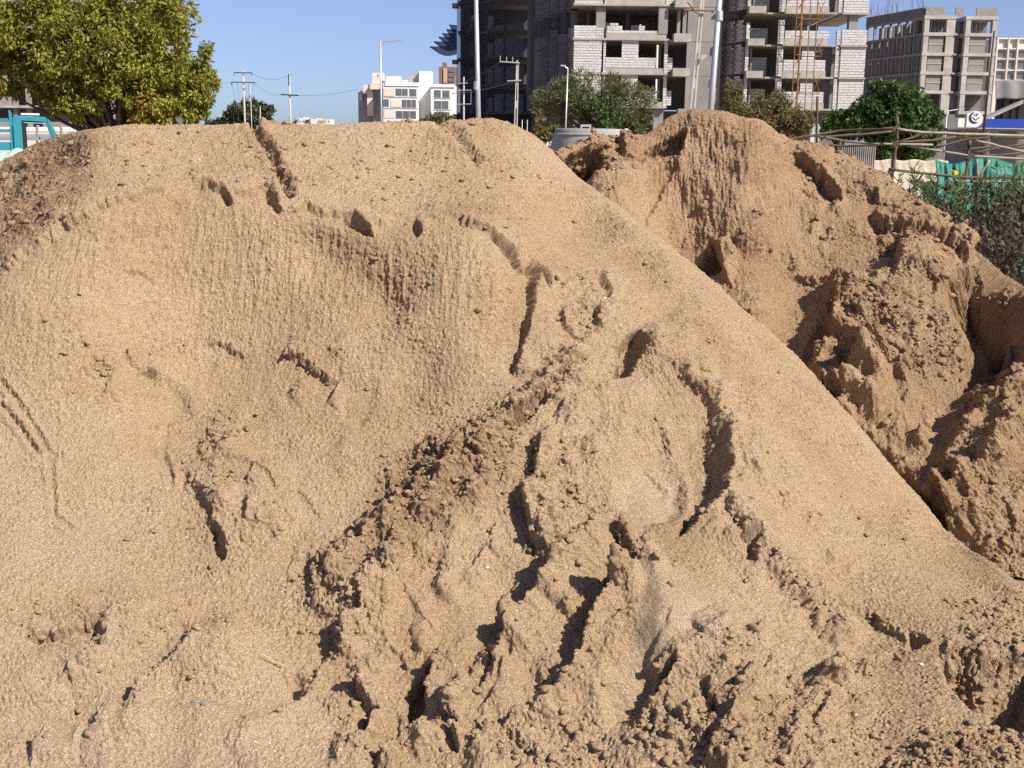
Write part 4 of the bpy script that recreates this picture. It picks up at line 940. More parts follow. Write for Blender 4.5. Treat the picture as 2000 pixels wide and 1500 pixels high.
# --- the shaded wing further back on the left
YW = 132.0
zW = [P(990, y, YW)[2] for y in (223, 168, 115, 62, 3)]
while zW[-1] < 40: zW.append(zW[-1] + SH)
for k in range(len(zW)):
    z = zW[k]
    w_ = lambda p: P(p, 110, YW)[0]
    MB().box(w_(950), w_(1046), YW - 0.3, YW + 8, z, z + 0.17).build('slab', M['slab'], tower)
    MB().box(w_(893), w_(950), YW + 1.5, YW + 8, z, z + 0.17).build('slab', M['slab'], tower)
    if k < len(zW) - 1:
        z0, z1 = z + 0.17, zW[k + 1]
        if k != 3 and k != 2:
            pass
        wallw(tower, w_(966), w_(985), z0, z0 + (1.95 if k != 3 else 0.5), YW + 0.1); wallw(tower, w_(988), w_(1023), z0, z0 + (1.95 if k != 3 else 0.6), YW - 0.1)
        wallw(tower, w_(952), w_(963), z0, z0 + 1.6, YW + 1.4); wallw(tower, w_(916), w_(931), z0, z0 + 1.7, YW + 1.9)
        for c_ in (899, 946, 976, 1030): MB().box(w_(c_), w_(c_ + 4), YW + 2.4, YW + 2.9, z0, z1).build('column', M['concrete'], tower)
        MB().box(w_(893), w_(1046), YW + 7.6, YW + 7.8, z0, z1).build('back_wall', M['dark_room'], tower)
        MB().box(w_(949), w_(952), YW - 0.35, YW + 0.3, z0 - 0.5, z0 + 0.3).build('bracket', M['slab'], tower)
    if k in (2, 4): MB().box(w_(881), w_(893), YW + 2.0, YW + 3.5, z - 0.4, z).build('bracket', M['concrete'], tower)
# fine net hung over the left bays of that wing, and nets held out on arms
def cloth(name, m, fn, nu, nv, parent=None, thick=0.02):
    v = np.array([[fn(i / nu, j / nv) for i in range(nu + 1)] for j in range(nv + 1)], float).reshape(-1, 3)
    o = np_mesh(name, v, grid_faces(nv + 1, nu + 1), m, parent, True)
    md = o.modifiers.new('thickness', 'SOLIDIFY'); md.thickness = thick
    return o
nx0, nx1 = P(891, 110, YW)[0], P(937, 110, YW)[0]
cloth('net_sheet', M['net_navy'], lambda u, v: (nx0 + u * (nx1 - nx0), YW + 1.1 + 0.18 * math.sin(u * 17 + v * 3) + 0.12 * math.sin(v * 40), 1.0 + v * 38), 24, 40, tower)
wn0, wn1 = P(936, 110, 129.5)[0], P(1050, 110, 129.5)[0]
cloth('net_sheet', M['net_navy'], lambda u, v: (wn0 + u * (wn1 - wn0), 129.6 + 0.25 * math.sin(u * 13 + v * 5) + 0.2 * math.sin(v * 31), 1.0 + v * 38), 24, 40, tower)
sa, sb_ = P(1040, 110, 117.0), P(1118, 110, 106.6)
cloth('net_sheet', M['net_darkening'], lambda u, v: (sa[0] + u * (sb_[0] - sa[0]) - 0.25, sa[1] + u * (sb_[1] - sa[1]) - 0.5 + 0.15 * math.sin(u * 19 + v * 7), 6.5 + v * 33), 24, 40, tower)  # net added only to dim the stepped side of the tower
arms = [(840, 92), (848, 82), (857, 73), (864, 66), (872, 58), (878, 49)]
for k, (ax, ay) in enumerate(arms):
    tip = P(ax, ay, YW - 2 + k * 0.5); root = P(892, 106 - 9 * k, YW + 0.5 + k * 0.4); root2 = P(892, 90 - 8 * k, YW + 0.5 + k * 0.4)
    cloth('net_sheet', M['net_blue'], lambda u, v: tuple(root * (1 - u) * (1 - v) + root2 * (1 - u) * v + tip * u + np.array([0, 0, -0.5 * math.sin(math.pi * u) * (1 - v) + 0.10 * math.sin(9 * v)])), 8, 5, tower)
    MB().tube([root2, tip], 0.035, 5).build('net_arm', M['dark_steel'], tower)
# blocks: the 300 that show largest stand as pieces of their own, the rest is one part
vis = []
for r_ in block_rects:
    sx_, sy_ = project(np.array([[(r_[0] + r_[1]) / 2, r_[4], (r_[2] + r_[3]) / 2]]))
    vis.append((sy_[0] > 0 and sy_[0] < 235 and r_[4] < YF + 1, (r_[1] - r_[0]) * (r_[3] - r_[2])))
order = sorted(range(len(block_rects)), key=lambda i: (vis[i][0], vis[i][1]), reverse=True)
me_b = MB().box(-0.5, 0.5, 0, 1, -0.5, 0.5); cube = bpy.data.meshes.new('block'); cube.from_pydata(me_b.v, [], me_b.f); cube.materials.append(M['block'])
for i in order[:300]:
    x0, x1, z0, z1, y, w = block_rects[i]
    o = bpy.data.objects.new('block', cube); COL.objects.link(o); o.parent = w
    o.location = ((x0 + x1) / 2, y, (z0 + z1) / 2); o.scale = (x1 - x0, 0.05, z1 - z0)
rest = MB()
for i in order[300:]:
    x0, x1, z0, z1, y, w = block_rects[i]; rest.box(x0, x1, y, y + 0.05, z0, z1)
tag(rest.build('block_courses', M['block'], tower), kind='stuff')

# rusty hoist mast on the front
hoist = empty('hoist_mast', (X(1570), YF - 2, 0), 'rusty lattice hoist mast standing against the right half of the tower', 'hoist')
for hx in (1552, 1562, 1578, 1592):
    a = P(hx, 100, YF - 2.2); MB().tube([(a[0], a[1], 0), (a[0], a[1], 26)], 0.045 if hx != 1562 else 0.09, 5).build('upright', M['rust'], hoist)
for k in range(34):
    z = 0.6 + k * 0.75; a, b_ = P(1555, 100, YF - 2.25)[0], P(1566, 100, YF - 2.25)[0]
    MB().tube([(a, YF - 2.25, z), (b_, YF - 2.25, z + (0.72 if k % 2 else -0.0))], 0.045, 4).build('brace', M['rust'], hoist)
for z in (3.5, 6.5, 9.5, 12.5, 15.5):
    MB().tube([(X(1552), YF - 2.3, z), (X(1592), YF - 2.3, z)], 0.04, 4).build('tie', M['rust'], hoist)
    MB().tube([(X(1578), YF - 2.3, z), (X(1592), YF - 2.3, z + 1.5)], 0.03, 4).build('brace', M['rust'], hoist); MB().tube([(X(1592), YF - 2.35, z), (X(1578), YF - 2.35, z + 1.5)], 0.03, 4).build('brace', M['rust'], hoist)

# ------------------------------------------------------------------ the older grey block of flats at the right
YC = 187.0
flats = empty('apartment_building', (P(1820, 150, YC)[0], YC, 0), 'grey block of flats with bare plastered bays and open top storey, right of the tower', 'building')
c_ = lambda p, y=110: P(p, y, YC)[0]
zC = [P(1830, y, YC)[2] for y in (183, 146, 109, 70, 37)]; zC.insert(0, zC[0] - 3.05)
for n_, (p0, p1, off) in enumerate(((1801, 1861, 0.0), (1883, 1944, 0.3))):
    Y0 = YC + off; x0, x1 = c_(p0), c_(p1)
    for k, z in enumerate(zC):
        MB().box(x0 - 0.1, x1 + 0.1, Y0 - 0.12, Y0 + 6, z, z + 0.5).build('floor_band', M['old_concrete'], flats)
        if k < len(zC) - 1:
            z0, z1 = z + 0.5, zC[k + 1]
            MB().box(x0, x0 + 0.75, Y0 - 0.05, Y0 + 0.9, z0, z1).build('column', M['old_concrete'], flats)
            MB().box(x1 - (1.3 if n_ == 0 else 0.7), x1, Y0 - 0.05, Y0 + 0.9, z0, z1).build('column', M['old_concrete'], flats)
            if 1 <= k <= 3:
                wl_ = wallw(flats, x0 + 0.95, x1 - 1.5, z0 + 0.05, z1 - 0.05, Y0 + 0.2)
                MB().box(x0 + 0.9, x1 - 1.4, Y0 + 0.15, Y0 + 0.3, (z0 + z1) / 2 - 0.06, (z0 + z1) / 2 + 0.06).build('band', M['old_concrete'], flats)
            elif k == 4:
                for q in range(6):
                    xx = x0 + 1.1 + q * (x1 - x0 - 2.4) / 6; MB().tube([(xx, Y0 + 1.5, z0), (xx + 0.25 * (q % 3 - 1), Y0 + 1.2, z1)], 0.07, 5).build('prop', M['old_concrete'], flats)
            MB().box(x0 + 0.2, x1 - 0.2, Y0 + 3.5, Y0 + 3.7, z0, z1).build('back_wall', M['dark_room'], flats)
    for q0, q1 in (((0.1, 2.9), (4.6, 5.8)) if n_ == 0 else ((1.5, 4.7),)):
        wallw(flats, x0 + q0, x0 + q1, zC[-1] + 0.5, zC[-1] + 1.75, Y0 + 0.1)
MB().box(c_(1861), c_(1884), YC + 3.0, YC + 3.2, 0, zC[-1]).build('recess_wall', M['concrete'], flats)
for z in zC[1:5]: MB().box(c_(1861), c_(1866), YC - 0.3, YC + 3, z + 0.1, z + 0.3).build('slab_edge', M['old_concrete'], flats)
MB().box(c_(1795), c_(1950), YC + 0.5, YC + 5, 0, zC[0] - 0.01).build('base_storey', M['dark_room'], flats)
# its long side, running back to the left in shade
A_, B_ = np.array([c_(1689) * 202 / YC, 202.0]), np.array([c_(1800), YC + 0.4])
side = Matrix.Translation((A_[0], A_[1], 0)) @ Matrix.Rotation(math.atan2(B_[1] - A_[1], B_[0] - A_[0]), 4, 'Z'); LS = float(np.hypot(*(B_ - A_)))
for k, z in enumerate(zC):
    MB(side).box(0, LS, -0.15, 0.3, z + 0.05, z + 0.40).build('floor_band', M['concrete'], flats)
    if k < len(zC) - 1:
        z0, z1 = z + 0.4, zC[k + 1] + 0.05
        for q in range(7):
            u0 = q * LS / 7
            MB(side).box(u0, u0 + 0.28, -0.1, 0.35, z0, z1).build('column', M['concrete'], flats)
            if k < 4:
                MB(side).box(u0 + 0.28, u0 + LS / 7 * 0.72, 0.1, 0.3, z0, z1).build('infill', M['dark_room'], flats)
            MB(side).box(u0 + 0.28, u0 + LS / 7, 2.2, 2.4, z0, z1).build('inner_wall', M['dark_room'], flats)
MB(side).box(0, LS, -0.1, 0.25, zC[-1] + 0.4, zC[-1] + 1.7).build('parapet', M['dark_room'], flats)
for q in range(5): MB(side).box(q * LS / 4.4, q * LS / 4.4 + 0.25, -0.16, 0.3, zC[-1] + 0.41, zC[-1] + 1.8).build('post', M['concrete'], flats)
rng = random.Random(4)
for q in range(26):
    u_ = rng.uniform(-2, LS * 0.9); z = zC[-1] + 1.7; h = rng.uniform(1.2, 3.4)
    MB(side).tube([(u_, 1.5 + rng.uniform(-1, 1), z - 1.2), (u_ + rng.uniform(-0.15, 0.15), 1.5, z + h)], 0.035, 4).build('rebar', M['rust'], flats)

# the pale house far right, with the dark sheds in front of it
YD = 255.0
house = empty('apartment_building', (P(1980, 150, YD)[0], YD, 0), 'cream finished house with a grid of windows at the far right edge', 'building')
d_ = lambda p: P(p, 110, YD)[0]
zD = [P(1975, y, YD)[2] for y in (156, 136, 114, 94, 74)]
MB().box(d_(1944), d_(2060), YD + 0.4, YD + 12, 0, zD[-1]).build('wall', M['cream'], house)
for p in (1944, 1966, 1984, 2008, 2032): MB().box(d_(p), d_(p + 3), YD - 0.3, YD + 0.4, 0, zD[-1]).build('pilaster', M['cream'], house)
for k, z in enumerate(zD): MB().box(d_(1944), d_(2060), YD - 0.2, YD + 0.39, z - 0.25, z).build('floor_band', M['cream'] if k < 4 else M['white'], house)
for k in range(3):
    for p0, p1 in ((1948, 1963), (1970, 1982), (1990, 2005), (2013, 2029)):
        z0, z1 = zD[k] + 0.15, zD[k + 1] - 0.55
        w = MB().box(d_(p0), d_(p1), YD + 0.30, YD + 0.42, z0, z1).build('window', M['grey_paint'], house)
        MB().box(d_(p0 + 1), d_(p1 - 1), YD + 0.26, YD + 0.295, z0 + 0.15, z1 - 0.15).build('pane', M['glass'], w)

shed = empty('shed', (P(1975, 200, 150)[0], 150, 0), 'dark netted shed with a sloping roof behind the blue canopy', 'shed')
pbox('wall', M['dark_room'], shed, 1946, 158, 2070, 262, 150, 0.4, True)
for p in (1952, 1960, 1976, 1990): pbox('post', M['dark_steel'], shed, p, 160, p + 2, 230, 149.7, 0.25, True)
cloth('net', M['dark_room'], lambda u, v: tuple(P(1944 + 120 * u, 157 + 36 * v, 149.3 - 1.5 * v) + np.array([0, 0.3 * math.sin(20 * u), 0])), 20, 8, shed)
a, b_, c, d = P(1880, 246, 149), P(1999, 192, 149), P(1999, 198, 146), P(1880, 252, 146)
MB().prism([a, b_, c, d], (0, 0, -0.25)).build('roof', M['slab'], shed)

# ------------------------------------------------------------------ petrol station canopy
YP = 121.0
canopy = empty('petrol_canopy', (P(1960, 240, YP)[0], YP, 0), 'petrol station canopy with bright blue fascia and round emblem at the right', 'canopy')
M['blue'] = mat('blue_fascia', (0.018, 0.055, 0.36), (0.022, 0.065, 0.40), 0.4, 0.3)
M['red'] = mat('red_stripe', (0.42, 0.02, 0.03), None, 0.4)
M['ink'] = mat('navy_ink', (0.02, 0.04, 0.10), None, 0.5)
pbox('fascia', M['blue'], canopy, 1913, 233, 2120, 249.5, YP, 1.0)
pbox('lower_rim', M['galv'], canopy, 1905, 250, 2120, 252.5, YP + 0.05, 12)
pbox('soffit', M['grey_paint'], canopy, 1905, 253, 2120, 255, YP + 0.3, 12)
pbox('white_panel', M['white'], canopy, 1871, 231, 1895, 248.5, YP, 0.4)
def disc(cx, cy, r0, y, m, name, a0=0, a1=2 * math.pi, rin=0.0, dep=0.04, par=canopy, n=32):
    vs, fs = [], []
    for k in range(n + 1):
        t = a0 + (a1 - a0) * k / n
        for rr in (rin, r0):
            for yy in (y, y + dep): vs.append((cx + rr * math.sin(t), yy, cy + rr * math.cos(t)))
    for k in range(n):
        i = 4 * k; fs += [(i, i + 2, i + 6, i + 4), (i + 1, i + 5, i + 7, i + 3), (i + 2, i + 3, i + 7, i + 6)]
    return MB().add(vs, fs).build(name, m, par)
ec = P(1908, 233, YP)
disc(ec[0] - 0.25, ec[2] + 0.0, 0.92, YP - 0.10, M['red'], 'red_stripe', math.radians(75), math.radians(190), 0.70)
disc(ec[0] - 0.25, ec[2] + 0.0, 0.80, YP - 0.14, M['white'], 'emblem_plate')
MB().box(ec[0] - 1.05, ec[0] - 0.26, YP - 0.137, YP + 0.3, ec[2] - 0.78, ec[2] + 0.6).build('emblem_plate', M['white'], canopy)
disc(ec[0] - 0.28, ec[2] + 0.16, 0.58, YP - 0.18, M['ink'], 'emblem_shadow', math.radians(150), math.radians(345), 0.40)
disc(ec[0] - 0.20, ec[2] + 0.20, 0.46, YP - 0.22, M['white'], 'emblem')
for s in (-1, 1):
    cx_, cz_ = ec[0] - 0.20, ec[2] + 0.20
    MB().prism([(cx_ + s * 0.02, YP - 0.24, cz_ - 0.24), (cx_ + s * 0.34, YP - 0.24, cz_ + 0.06), (cx_ + s * 0.36, YP - 0.24, cz_ - 0.06), (cx_ + s * 0.06, YP - 0.24, cz_ - 0.34)], (0, 0.015, 0)).build('emblem_chevron', M['ink'], canopy)
MB().prism([(ec[0] - 0.25, YP - 0.25, ec[2] - 0.02), (ec[0] - 0.14, YP - 0.25, ec[2] - 0.02), (ec[0] - 0.19, YP - 0.25, ec[2] - 0.14)], (0, 0.01, 0)).build('emblem_spark', M['red'], canopy)
def text(body, size, loc, m, parent, name='lettering', ext=0.01):
    cu = bpy.data.curves.new(name, 'FONT'); cu.body = body; cu.size = size; cu.extrude = ext; cu.align_x = 'CENTER'; cu.align_y = 'CENTER'
    o = bpy.data.objects.new(name, cu); COL.objects.link(o); bpy.context.view_layer.update()
    me = bpy.data.meshes.new_from_object(o); bpy.data.objects.remove(o); o = bpy.data.objects.new(name, me); COL.objects.link(o)
    me.materials.clear(); me.materials.append(m); o.parent = parent
    o.matrix_parent_inverse = parent.matrix_basis.inverted(); o.location = loc; o.rotation_euler = (math.pi / 2, 0, 0)
    return o
text('HP', 0.34, (ec[0] - 0.20, YP - 0.245, ec[2] + 0.42), M['ink'], canopy)
for p in (1930, 1990): pbox('support', M['white'], canopy, p, 255, p + 6, 262, YP + 4, 0.6, True)
pbox('pump_kiosk', M['grey_paint'], canopy, 1868, 253, 1990, 275, YP + 9, 3, True)
for p0, p1 in ((1900, 1912), (1940, 1952)): pbox('notice', M['white'], canopy, p0, 252.8, p1, 261, YP + 8.9, 0.08)

# ------------------------------------------------------------------ white modern house in the distance
YH = 325.0
villa = empty('house', (P(790, 200, YH)[0], YH, 0), 'white modern house with wide windows on the skyline, left of the dark wing', 'house')
h_ = lambda p: P(p, 190, YH)[0]
hz = lambda y: P(790, y, YH)[2]
def vb(name, m, x0, y0, x1, y1, off=0.0, dep=10.0, ground=True, par=villa):
    return MB().box(h_(x0), h_(x1), YH + off, YH + off + dep, 0 if ground else hz(y1), hz(y0)).build(name, m, par)
vb('wall', M['white'], 748, 162, 817, 245, 0, 12)
vb('parapet', M['white'], 752, 161, 820, 168, -0.25, 0.24, False)
vb('stair_tower', M['white'], 817, 137.5, 841.5, 245, 2.6, 6)
vb('wall', M['white'], 842, 165, 888, 245, -1.2, 12)
vb('parapet', M['white'], 841, 164, 889, 170, -1.5, 0.29, False)
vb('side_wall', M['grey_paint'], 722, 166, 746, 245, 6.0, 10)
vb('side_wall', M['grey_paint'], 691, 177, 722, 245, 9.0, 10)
vb('fin', M['cream'], 713, 178, 725, 226, 4.5, 1.2, False); vb('fin', M['cream'], 694, 175, 700, 196, 8.0, 0.9, False)
vb('fin', M['cream'], 705, 164, 724, 182, 5.0, 1.2, False); vb('balcony', M['cream'], 720, 164, 742, 174, 3.0, 3, False)
vb('tank_room', M['cream'], 724, 141, 745, 163, 4, 5, False); vb('tank_room', M['cream'], 752, 147.5, 779, 161, 3, 5, False)
vb('vent', M['grey_paint'], 734, 144, 738, 148, 3.9, 0.09, False)
vb('roof_steps', M['grey_paint'], 795, 146, 805, 161, 4, 5, False); vb('roof_steps', M['grey_paint'], 803, 140, 816, 161, 4.2, 5, False); vb('roof_steps', M['white'], 784, 155, 794, 161.5, 3, 4, False)
vb('plinth_band', M['grey_paint'], 748, 189, 815, 191, -0.12, 0.11, False); vb('plinth_band', M['grey_paint'], 748, 210.5, 815, 212.5, -0.12, 0.11, False)
vb('plinth_band', M['grey_paint'], 848, 191, 880, 192.5, -1.32, 0.11, False); vb('plinth_band', M['grey_paint'], 848, 213, 880, 215, -1.32, 0.11, False)
def win(x0, y0, x1, y1, off, mull=1):
    f = vb('window', M['white'], x0, y0, x1, y1, off - 0.10, 0.09, False)
    w = (x1 - x0) / mull
    for k in range(mull): vb('pane', M['glass'], x0 + k * w + 0.5, y0 + 0.7, x0 + (k + 1) * w - 0.5, y1 - 0.7, off - 0.16, 0.05, False, f)
for a in ((773, 172.5, 797, 187, 0, 2), (800, 173, 814, 187.5, 0, 1), (749, 193.5, 760, 208.5, 0, 1), (785, 194, 813, 210, 0, 3), (773, 216, 813, 231.5, 0, 3),
          (849, 175, 862, 190, -1.2, 1), (865, 175.5, 879, 190.5, -1.2, 1), (849, 196, 877, 212, -1.2, 2), (849, 217.5, 879, 229, -1.2, 3)): win(*a)
vb('panel', M['cream'], 750, 173, 770, 188, -0.12, 0.1, False); vb('panel', M['cream'], 763, 195, 783, 209, -0.12, 0.1, False); vb('panel', M['cream'], 750, 214, 771, 231, -0.12, 0.1, False)

far = empty('apartment_building', (P(875, 150, 420)[0], 420, 0), 'small brown brick block peeping out between white house and dark wing', 'building')
M['brown'] = mat('brown_brick', (0.22, 0.15, 0.115), (0.16, 0.12, 0.10), 0.9, 1.0)
pbox('wall', M['brown'], far, 857, 131, 892, 245, 420, 8, True); pbox('roof_room', M['brown'], far, 864, 122, 872, 131, 422, 4); pbox('roof_room', M['grey_paint'], far, 878, 126, 890, 131, 422, 4)
pbox('pilaster', mat('salmon_render', (0.50, 0.30, 0.22), None, 0.9), far, 866, 133, 873, 162, 419.6, 0.39)
for y in (136, 146, 155): pbox('window', M['glass'], far, 876, y, 887, y + 5, 419.8, 0.15)

board = empty('sign_building', (P(610, 235, 260)[0], 260, 0), 'low white building with black sign lettering on the skyline', 'building')
pbox('wall', M['white'], board, 579.5, 231, 603.5, 262, 260, 6, True); pbox('wall', M['cream'], board, 604.5, 232.5, 645, 262, 260.3, 6, True)
pbox('pillar', M['brown'], board, 603.6, 231.5, 606, 262, 259.8, 0.5, True); pbox('roof_block', M['white'], board, 592, 229.5, 600, 230.9, 261, 3); pbox('roof_block', M['cream'], board, 617, 231, 625, 232.4, 261, 3)
e1 = P(588.5, 235.7, 259.8); text('ALL IN', 0.72, e1, M['ink'], board, ext=0.02)
e2 = P(629, 237, 260.1); text('PMENT', 0.55, e2, M['ink'], board, ext=0.02)
for p, y, r_ in ((582, 233, 0.14), (599.5, 236.8, 0.34), (641.5, 237.2, 0.17)):
    q = P(p, y, 259.7); disc(q[0], q[2], r_, 259.75, M['ink'], 'sign_roundel', par=board)
a = P(579, 231, 261); b_ = P(579, 241, 261); c = P(568, 241, 261)
MB().prism([a, b_, c], (0, 3, 0)).build('gable', M['dark_room'], board)

# ------------------------------------------------------------------ concrete frame behind the big tree
YG = 138.0
frame = empty('apartment_tower', (P(120, 150, YG)[0], YG, 0), 'bare concrete building frame behind the big tree at the left', 'building')
g_ = lambda p: P(p, 150, YG)[0]
zG = [P(60, y, YG)[2] for y in (258, 211, 160, 108, 56, 3)]; zG += [zG[-1] + 3.05]
for k, z in enumerate(zG):
    MB().box(g_(-120), g_(78 if k in (1, 2) else 352), YG - 0.3, YG + 9, z, z + 0.28).build('slab', M['slab'], frame)
    if k < len(zG) - 1:
        z0, z1 = z + 0.28, zG[k + 1]
        for p in (-60, 20, 46, 130, 210, 300): MB().box(g_(p), g_(p + 7), YG + 0.2, YG + 0.9, z0, z1).build('column', M['concrete'], frame)
        MB().box(g_(-120), g_(330), YG + 6, YG + 6.2, z0, z1).build('back_wall', M['dark_room'], frame)
        wallw(frame, g_(-30), g_(19), z0, z0 + 0.95, YG - 0.05); wallw(frame, g_(78), g_(128), z0, z0 + 0.9, YG)
        if k > 2: wallw_ = MB().box(g_(318), g_(340), YG - 0.1, YG + 0.2, z0, z0 + 0.9).build('parapet', M['slab'], frame)
mbk = MB()
cloth('net_sheet', M['net_green'], lambda u, v: tuple(P(386 + 30 * u * (1 - 0.25 * abs(v - 0.5)), 88 + 26 * v + 4 * u * (0.5 - v) * 2, YG - 1.5) + np.array([0, 0.4 * math.sin(9 * v), 0.15 * math.sin(14 * v) * u])), 6, 10, frame)
MB().tube([P(350, 98, YG), P(416, 103, YG - 1.5)], 0.04, 5).build('net_arm', M['dark_steel'], frame)
# compound wall below the tree
YB = 58.0
cwall = empty('compound_wall', (P(100, 255, YB)[0], YB, 0), 'low whitewashed compound wall under the big tree', 'wall')
for k in range(6):
    p0 = -20 + k * 47
    pbox('panel', M['white'], cwall, p0, 248, p0 + 44, 261, YB, 0.15); pbox('post', M['concrete'], cwall, p0 + 44.2, 244, p0 + 46.8, 272, YB - 0.05, 0.25, True)
    for q in range(6): pbox('block', M['white'], cwall, p0 + 1 + q * 7.1, 249.5, p0 + 7 + q * 7.1, 257, YB - 0.03, 0.028)
    pbox('plinth', M['slab'], cwall, p0, 261.1, p0 + 44, 267, YB - 0.02, 0.2); pbox('lower_panel', M['cream'], cwall, p0, 274, p0 + 44, 296, YB, 0.15, True)

# ------------------------------------------------------------------ poles, lamps and cables
def pole(name, label, cat, px, ytop, Y, w_top, w_bot, m, lean=(0, 0), group=None, slots=False, n=10):
    """A pole from the ground to (px, ytop); widths in photograph pixels at that distance."""
    t = P(px, ytop, Y); k = Y / F
    root = empty(name, (t[0] + lean[0], Y + lean[1], 0), label, cat, group)
    if slots:                                                     # prestressed pole: two chords joined by short webs
        hw = w_bot * k / 2; bx = t[0] + lean[0]
        for s in (-1, 1):
            MB().prism([(bx + s * hw, Y - 0.06, 0), (bx + s * hw * 0.35, Y - 0.06, 0), (t[0] + s * hw * 0.2, Y - 0.06, t[2]), (t[0] + s * hw * 0.6, Y - 0.06, t[2])], (0, 0.12, 0)).build('chord', m, root)
        nn = max(5, int(t[2] / 1.1))
        for q in range(nn):
            z = (q + 0.1) * t[2] / nn; f = z / t[2]; xx = bx + (t[0] - bx) * f; ww = hw * (1 - 0.45 * f)
            MB().box(xx - ww * 0.55, xx + ww * 0.55, Y - 0.05, Y + 0.05, z, z + 0.35 if f < 0.75 else t[2] / nn + z - 0.01).build('web', m, root)
    else:
        MB().tube([(t[0] + lean[0], Y + lean[1], 0), t], [w_bot * k / 2, w_top * k / 2], n).build('shaft', m, root, True)
    return root, t
def arm(root, m, p, q, r, name='crossarm'):
    return MB().tube([p, q], r, 6).build(name, m, root)
def off(t, dx, dz, dy=0): return (t[0] + dx, t[1] + dy, t[2] + dz)
r_, t = pole('mast_pole', 'tall thin steel pole in front of the dark wing', 'pole', 929, -40, 45, 8, 10.5, M['galv'], (0.20, 0))
MB().tube([off(t, 0.05, -3.9), off(t, 0.06, -3.6)], 0.115, 10).build('collar', M['galv'], r_)
r_, t = pole('mast_pole', 'thick white steel mast rising behind the right heap', 'pole', 1410, -60, 40, 10, 13.5, M['galv'], (-0.28, 0), n=14)
MB().tube([off(t, -0.02, -1.6), off(t, -0.03, -1.3)], 0.125, 12).build('collar', M['galv'], r_)
r_, t = pole('power_pole', 'slotted cement power pole left of the thick white mast', 'power pole', 1374, -30, 42, 7, 13, M['cement_pole'], (-0.36, 0), slots=True)
z20 = P(1372, 22, 42); arm(r_, M['rust'], (z20[0] - 0.65, 41.85, z20[2] + 0.02), (z20[0] + 0.55, 41.85, z20[2]), 0.035); arm(r_, M['rust'], (z20[0] - 0.55, 41.82, z20[2] + 0.28), (z20[0] - 0.2, 41.82, z20[2] - 0.1), 0.03, 'brace'); arm(r_, M['galv'], (z20[0] + 0.22, 41.82, z20[2] - 0.22), (z20[0] + 0.5, 41.82, z20[2] + 0.05), 0.035, 'insulator')
q = P(1380, 108, 42); MB().prism([(q[0] - 0.22, 41.8, q[2]), (q[0], 41.8, q[2]), (q[0] - 0.2, 41.8, q[2] - 0.22)], (0, 0.05, 0)).build('stay_plate', M['galv'], r_)
r_, t = pole('power_pole', 'slotted cement power pole with one-sided arms beyond the front heap', 'power pole', 1011, 122, 60, 5, 8.5, M['cement_pole'], (-0.10, 0), slots=True)
arm(r_, M['galv'], off(t, 0.1, -0.03, -0.1), off(t, -0.88, 0.02, -0.1), 0.03); arm(r_, M['galv'], off(t, 0.2, -0.86, -0.1), off(t, -0.5, -0.9, -0.1), 0.03)
for dx, h in ((-0.86, 0.30), (-0.55, 0.26), (-0.25, 0.26)): arm(r_, M['galv'], off(t, dx, 0, -0.1), off(t, dx, h, -0.1), 0.02, 'insulator')
pole14 = t
r_, t = pole('power_pole', 'short cement power pole with crossbars beside the white house', 'power pole', 906, 150, 90, 2.6, 4.6, M['cement_pole'])
for dz, a, b_ in ((-0.5, -0.75, 0.3), (-1.0, -0.65, 0.55), (-1.2, -0.95, 0.1), (-2.0, -0.6, 0.55)): arm(r_, M['galv'], off(t, a, dz, -0.1), off(t, b_, dz + 0.04, -0.1), 0.03)
arm(r_, M['galv'], off(t, 0.55, -1.0, -0.1), off(t, 0.52, -2.0, -0.1), 0.015, 'jumper'); arm(r_, M['galv'], off(t, -0.62, -0.5, -0.1), off(t, -0.6, 0.0, -0.1), 0.02, 'insulator')
pole15 = t
r_, t = pole('street_lamp', 'slim street lamp in front of the feathery tree', 'street lamp', 1109, 134, 60, 2.6, 3.4, M['galv'], (-0.10, 0))
arm(r_, M['galv'], t, off(t, -0.24, 0.14), 0.03, 'lamp_arm'); MB().box(t[0] - 0.36, t[0] - 0.10, 59.9, 60.1, t[2] + 0.1, t[2] + 0.17).build('lamp_head', M['galv'], r_)
r_, t = pole('street_lamp', 'street lamp with long arm against the sky beside the white house', 'street lamp', 743, 80, 100, 3.4, 4.6, M['galv'], (0.02, 0))
arm(r_, M['galv'], off(t, 0, -0.1), off(t, 1.5, 0.06), 0.05, 'lamp_arm'); arm(r_, M['galv'], off(t, 0.02, -0.45), off(t, 0.35, -0.06), 0.04, 'brace'); MB().box(t[0] + 1.45, t[0] + 1.95, 99.85, 100.15, t[2] + 0.02, t[2] + 0.12).build('lamp_head', M['galv'], r_)
r_, t = pole('street_lamp', 'small street lamp with side arm in front of the grey flats', 'street lamp', 1850, 217, 75, 2.0, 2.8, M['galv'])
arm(r_, M['galv'], t, off(t, 0.75, 0.12), 0.03, 'lamp_arm'); MB().box(t[0] + 0.7, t[0] + 1.05, 74.9, 75.1, t[2] + 0.1, t[2] + 0.17).build('lamp_head', M['galv'], r_)
r_, t = pole('post', 'thin black post in front of the blue canopy', 'pole', 1942, 60, 70, 3.0, 5.0, M['dark_steel'], (-0.16, 0))
r_, t = pole('power_pole', 'cement power pole with two crossarms above the far round tree', 'power pole', 475, 138, 110, 2.4, 5.2, M['cement_pole'])
